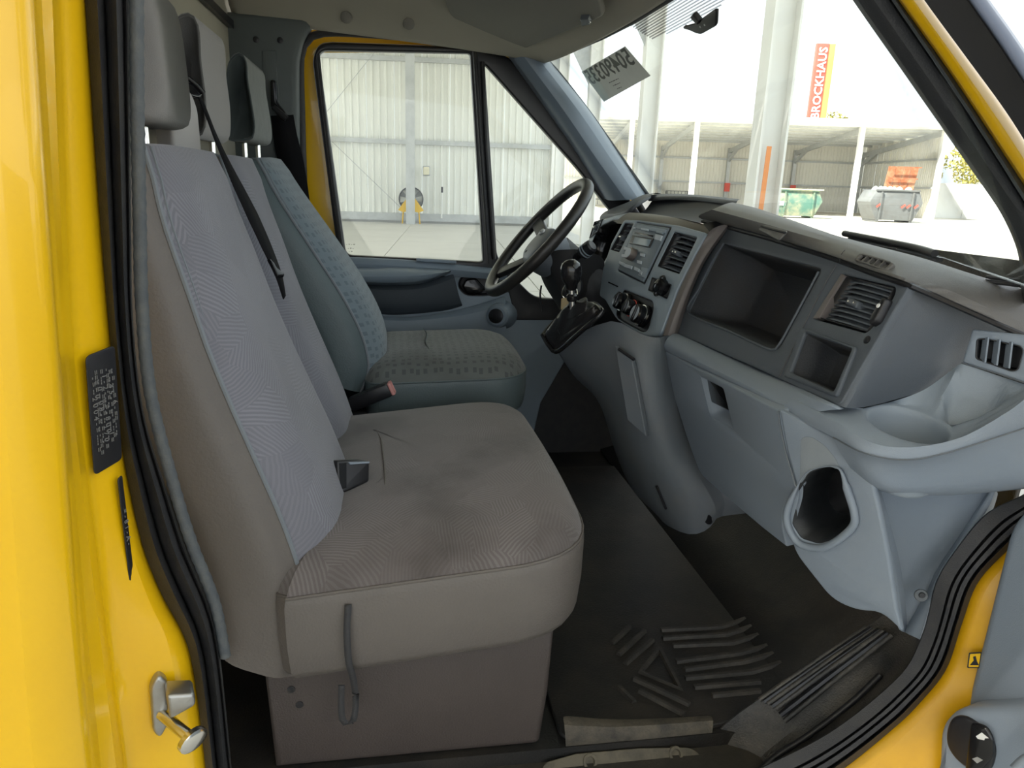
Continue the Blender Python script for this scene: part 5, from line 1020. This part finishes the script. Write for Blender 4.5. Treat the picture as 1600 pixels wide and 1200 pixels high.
# ================================================================== steering wheel, gear lever, key
wc = V((.382, 1.95, .765)); wn = V((-.76, 0, .65)).normalized(); wa = V((.65, 0, .76)).normalized(); wy = V((0, 1, 0))
whl = thing('steering_wheel', 'black four spoke steering wheel with silver grey centre pad', 'steering wheel', wc)
tube('rim', [wc+wa*math.cos(a*math.pi/36)*.185+wy*math.sin(a*math.pi/36)*.185 for a in range(72)], .0155, mat('worn black wheel leather', (.016, .015, .014), .38, bump=.25, bscale=500, var=.5, vscale=20, col2=(.03, .027, .024)), whl, 14, closed=True)
hubp = wc-wn*.035
rows = []
for t, h in ((.2, -.05), (.9, -.045), (1.0, -.02), (1.0, .005), (.93, .02), (.75, .03), (.4, .035), (.05, .036)):
    rows.append([hubp+wn*h+wa*(math.cos(a*math.pi/20)*.062*t-.012)+wy*(math.copysign(abs(math.sin(a*math.pi/20))**.8, math.sin(a*math.pi/20))*.082*t) for a in range(40)])
loft('airbag_pad', rows, mat('silver grey pad plastic', (.10, .115, .135), .45, bump=.15), whl, True, True, 50)
for ay, aa in ((1, .25), (-1, .25), (.62, -.8), (-.62, -.8)):
    d = (wy*ay+wa*aa).normalized(); e = d.cross(wn)
    bar('spoke', hubp+d*.055-wn*.002, wc+d*.18-wn*.004, .038, .018, PLB, whl, up=wn, bev=.006)
PE = Pl(hubp+wn*.037+wa*.018, wn, wa)
em = slab('emblem', PE, [(.017*math.cos(a*math.pi/12), .010*math.sin(a*math.pi/12)) for a in range(24)], t0=-.003, t1=.002, bev=.001, mat=SILV, parent=whl); slab('emblem_field', PE, [(.0145*math.cos(a*math.pi/12), .0078*math.sin(a*math.pi/12)) for a in range(24)], t0=.002, t1=.0025, mat=PLG, parent=em)
text('emblem_script', 'oval', PE, 0, 0, .009, SILV, em, lift=.0028) if False else tube('emblem_script', [PE.w(-.009+.0022*k, .0025*math.sin(k*2.1), .003) for k in range(9)], .0008, SILV, em, 5)
PE2 = Pl(hubp+wn*.033-wa*.047, wn, wa); tube('airbag_mark', [PE2.w(.004*math.cos(a*math.pi/6), .004*math.sin(a*math.pi/6), .001) for a in range(12)], .0006, PLB, whl, 5, closed=True)
fix(whl)
sc_ = thing('steering_column', 'black steering column shroud with stalks behind the wheel', 'steering column', wc-wn*.2)
loft('shroud', [[wc-wn*h+wa*(math.cos(a*math.pi/12)*ra+off)+wy*math.sin(a*math.pi/12)*rb for a in range(24)] for h, ra, rb, off in ((.05, .04, .045, 0), (.06, .058, .066, -.004), (.12, .062, .07, -.006), (.20, .068, .075, -.01), (.30, .075, .08, -.01))], mat('black shroud plastic', (.016, .016, .018), .5, bump=.2), sc_, True, True, 50)
st0 = wc-wn*.10-wy*.06; e1 = aY(915, 392, 1.78)
tube('wiper_stalk', rs([st0, st0.lerp(e1, .5)+V((0, 0, .004)), e1], 12), [.007]*5+[.009]*7, PLB, sc_, 10); lathe('stalk_end', aY(908, 398, 1.80), (aY(926, 383, 1.775)-aY(908, 398, 1.80)), [(.010, 0), (.017, .006), (.018, .03), (.017, .038), (.012, .042)], PLB, sc_, 16)
for k in (.012, .02): lathe('stalk_ring', aY(908, 398, 1.80)+(aY(926, 383, 1.775)-aY(908, 398, 1.80)).normalized()*k, (aY(926, 383, 1.775)-aY(908, 398, 1.80)), [(.0185, 0), (.0185, .003)], PLS, sc_, 16)
lathe('ignition_barrel', aY(896, 452, 1.76), (-.8, -.5, .3), [(.030, 0), (.031, .008), (.026, .016), (.016, .017), (.014, .012)], PLB, sc_, 22)
fix(sc_)
ls = thing('column_lower_cover', 'black lower cover below the steering column', 'cover', aY(870, 470, 1.85))
loft('cover', [LP([(838, 405, 2.02), (848, 440, 2.03), (866, 470, 2.03), (884, 500, 2.03)], 10), LP([(845, 395, 1.86), (860, 440, 1.85), (876, 475, 1.86), (895, 510, 1.9)], 10), LP([(900, 385, 1.82), (915, 430, 1.84), (925, 470, 1.88), (935, 510, 1.9)], 10), LP([(945, 400, 1.92), (945, 440, 1.95), (950, 480, 1.98), (960, 520, 2.0)], 10)], mat('black knee cover', (.014, .014, .015), .6, bump=.2), ls, sub=1); fix(ls)
kk = thing('car_key', 'key ring with tan leather fob hanging at the ignition', 'key', aY(884, 470, 1.70))
tube('key_ring', [aY(890, 456, 1.72)+V((math.cos(a*math.pi/12)*.019, .004*math.sin(a), math.sin(a*math.pi/12)*.019)) for a in range(24)], .0014, CHR, kk, 6, closed=True)
PKK = Pl(aY(882, 475, 1.70), (-.3, -1, .1)); slab('leather_fob', PKK, rnd(PKK.px([(877, 466), (888, 465), (889, 484), (876, 484)]), .003), t0=-.002, t1=.002, bev=.001, mat=mat('tan leather', (.30, .23, .12), .6, bump=.3), parent=kk); bar('key_blade', aY(893, 452, 1.735), aY(889, 468, 1.71), .008, .002, CHR, kk, up=(1, 0, 0)); fix(kk)
gl_ = thing('gear_lever', 'black gear lever with round knob and folded leather gaiter', 'gear lever', aY(893, 500, 1.52))
gt, gb0 = aY(893, 405, 1.52), aY(895, 480, 1.53)
ax = (gt-gb0).normalized()
lathe('knob', aY(893, 452, 1.525), ax, [(.010, 0), (.013, .004), (.014, .012), (.020, .020), (.0225, .034), (.0225, .046), (.019, .056), (.011, .062), (.002, .064)], PLBG, gl_, 24)
tube('shaft', [gb0-ax*.03, aY(893, 453, 1.525)], .0065, CHR, gl_, 10); lathe('collar', aY(894, 470, 1.528), ax, [(.010, 0), (.012, .004), (.012, .012), (.009, .016)], PLBG, gl_, 16)
fr_ = [(848, 524, 1.60), (858, 540, 1.57), (871, 549, 1.545), (903, 522, 1.49), (937, 492, 1.455), (939, 483, 1.47), (925, 474, 1.53), (900, 480, 1.60), (868, 502, 1.63)]
fp = rs([aY(*p) for p in fr_+fr_[:1]], 49)[:-1]
tube('gaiter_frame', fp, .0055, PLBG, gl_, 10, closed=True)
fc = sum(fp, V((0, 0, 0)))/len(fp); top = aY(894, 476, 1.53); rows = []
for i in range(13):
    t = i/12; c = fc.lerp(top, t); wob = math.sin(t*math.pi); r = []
    for k, p in enumerate(fp):
        s = (1-t)**.75*.80+.16+.06*wob*math.sin(i*1.9+k*.26)+.05*wob*math.sin(k*.55+i*.7)
        s = min(s, .99) if i == 0 else s; q2 = c+(p-fc)*s; q2.z += .007*wob*math.sin(k*.39+i*1.3); r.append(q2)
    rows.append(r)
loft('gaiter', rows, mat('shiny black leather', (.010, .009, .009), .28, bump=.25, bscale=250), gl_, True, ang=80, sub=1); fix(gl_)
tube('cable', rs([aY(846, 446, 1.9), aY(844, 462, 1.9), aY(848, 486, 1.9)], 10), .0025, PLB, None, 6, label='thin black cable hanging below the steering column', category='cable')
# ================================================================== floor mat, tread plate, sill
fm = thing('floor_mat', 'dirty black rubber floor mat with chevron ribs in the footwell', 'mat', (.6, 1.5, 0))
slab('mat_sheet', Pl((0, 0, .001), (0, 0, 1), (0, 1, 0)), rnd([(.27, 1.0), (.56, 1.0), (.66, 1.05), (.80, 1.06), (.84, 1.2), (.84, 2.2), (.27, 2.2)], .03), t0=0, t1=.009, bev=.003, mat=MAT_, parent=fm)
RIB = mat('dusty black rib rubber', (.027, .025, .022), .55, var=.9, vscale=25, col2=(.06, .052, .042), bump=.4, bscale=300)
def zq(x, y): return (850+x*.469, 750+y*.469)
for pts in (((390, 500), (590, 490), (705, 452)), ((395, 528), (610, 515), (745, 470)), ((430, 552), (630, 543), (765, 500)), ((440, 605), (650, 578), (790, 540)), ((468, 632), (670, 605), (805, 567)), ((470, 660), (690, 640), (820, 600)), ((500, 690), (720, 672)), ((560, 718), (720, 702)),
            ((225, 545), (285, 488)), ((248, 582), (335, 502)), ((270, 612), (362, 532)), ((385, 560), (322, 640), (455, 698), (385, 560)), ((300, 662), (485, 748)), ((318, 702), (468, 782)), ((250, 690), (300, 740))):
    P3 = [aZ(*zq(*p), .012) for p in pts]; vs, fs = [], []
    for k, p in enumerate(P3):
        d = (P3[min(k+1, len(P3)-1)]-P3[max(k-1, 0)]).normalized(); s_ = V((-d.y, d.x, 0))*.006; s2 = V((-d.y, d.x, 0))*.0035
        vs += [p-s_+V((0, 0, -.003)), p-s2+V((0, 0, .004)), p+s2+V((0, 0, .004)), p+s_+V((0, 0, -.003))]
    for k in range(len(P3)-1):
        for e in range(3): fs.append((4*k+e, 4*k+e+1, 4*k+5+e, 4*k+4+e))
    fs += [(0, 1, 2, 3), (4*len(P3)-4, 4*len(P3)-3, 4*len(P3)-2, 4*len(P3)-1)]
    mesh('rib', vs, fs, RIB, fm)
fix(fm)
tp = thing('tread_plate', 'worn black plastic tread plate along the door sill', 'tread plate', aZ(1250, 1080, .05))
inn = [(1112, 1290, .99), (1108, 1200, .995), (1114, 1158, 1.0), (1128, 1130, 1.0), (1188, 1085, 1.0), (1272, 1028, 1.0), (1356, 974, 1.0), (1392, 950, 1.0), (1415, 978, .96)]
i2 = [(1135, 1290, .985), (1132, 1200, .988), (1138, 1168, .99), (1155, 1142, .99), (1207, 1103, .988), (1290, 1048, .985), (1368, 992, .985), (1400, 965, .98), (1420, 985, .94)]
i3 = [(1190, 1290, .95), (1185, 1220, .955), (1195, 1190, .955), (1225, 1160, .955), (1270, 1125, .952), (1340, 1070, .95), (1395, 1018, .945), (1422, 985, .94), (1430, 995, .92)]
i4 = [(1160, 1330, .91), (1178, 1225, .92), (1215, 1195, .92), (1262, 1166, .92), (1322, 1125, .918), (1380, 1072, .915), (1415, 1030, .91), (1434, 1000, .91), (1438, 1000, .905)]
skin('plate', [[(a, b+6, c+.004) for a, b, c in inn], inn, i2, i3, i4, [(1180, 1340, .885), (1180, 1240, .89), (1230, 1205, .885), (1290, 1165, .885), (1340, 1128, .882), (1395, 1078, .88), (1425, 1035, .88), (1438, 1004, .88), (1440, 1004, .88)]], TREAD, tp, n=44)
def bl(p, q2, k): return tuple(a+(b-a)*k for a, b in zip(p, q2))
for k, (x0, x1) in enumerate((((718, 732), (1075, 492)), ((745, 745), (1105, 497)), ((772, 762), (1130, 503)), ((802, 803), (1158, 516)))):
    a, b = zq(*x0), zq(*x1); f = k/3; Y0, Y1 = .994-.03*f, .996-.04*f
    tube('tread_rib', rs([aY(*a, Y0-.003), aY((a[0]+b[0])/2, (a[1]+b[1])/2-1, (Y0+Y1)/2-.003), aY(*b, Y1-.003)], 12), .0042, TREAD, tp, 8)
    if k < 3:
        a2 = zq(*bl(x0, ((745, 745), (772, 762), (802, 803))[k], .5)); b2 = zq(*bl(x1, ((1105, 497), (1130, 503), (1158, 516))[k], .5))
        tube('tread_groove', rs([aY(*a2, Y0-.008), aY((a2[0]+b2[0])/2, (a2[1]+b2[1])/2-1, (Y0+Y1)/2-.008), aY(*b2, Y1-.01)], 12), .0048, PLB, tp, 6)
tube('edge_bead', rs([aY(1180, 1210, .915), aY(1215, 1180, .918), aY(1262, 1150, .92), aY(1330, 1098, .92), aY(1375, 1055, .925)], 20), .005, PLB, tp, 8)
fix(tp)
cb_ = thing('sill_edge', 'worn dusty floor edge strip in front of the bench plinth', 'sill strip', aZ(960, 1150, 0))
skin('edge_roll', [[(878, 1118, 1.02), (960, 1124, 1.02), (1040, 1122, 1.02), (1110, 1118, 1.02)], [(882, 1130, 1.0), (960, 1133, 1.0), (1040, 1128, 1.0), (1116, 1122, 1.0)], [(884, 1160, .99), (960, 1160, .99), (1040, 1155, .99), (1112, 1150, .99)], [(884, 1182, .995), (960, 1174, .995), (1040, 1168, .995), (1112, 1172, .995)]], mat('scuffed dusty rubber edge', (.085, .072, .052), .7, var=1.0, vscale=22, col2=(.022, .02, .018), bump=.8, bscale=250), cb_, n=20); fix(cb_)
PM = Pl((0, .972, -.028), (0, -.8, .6), (0, .6, .8))
mp = thing('sill_bracket', 'dirty steel bracket with two holes at the sill bottom', 'bracket', PM.W(980, 1190))
hs = [[(PM.hit(x, y)[0]+r*math.cos(a*math.pi/8), PM.hit(x, y)[1]+r*math.sin(a*math.pi/8)) for a in range(16)] for x, y, r in ((922, 1190, .007), (1056, 1178, .007))]
slab('plate', PM, rnd(PM.px([(850, 1192), (900, 1178), (1000, 1169), (1080, 1168), (1098, 1182), (1106, 1240), (840, 1240)]), [.01, 0, 0, .02, .02, 0, 0]), hs, t0=-.004, t1=0, bev=.001, mat=DUST, parent=mp)
for x, y in ((922, 1190), (1056, 1178)): lathe('hole_collar', PM.W(x, y, -.004), PM.n, [(.013, 0), (.012, .006), (.008, .006), (.007, .001)], DUST, mp, 18)
fix(mp)
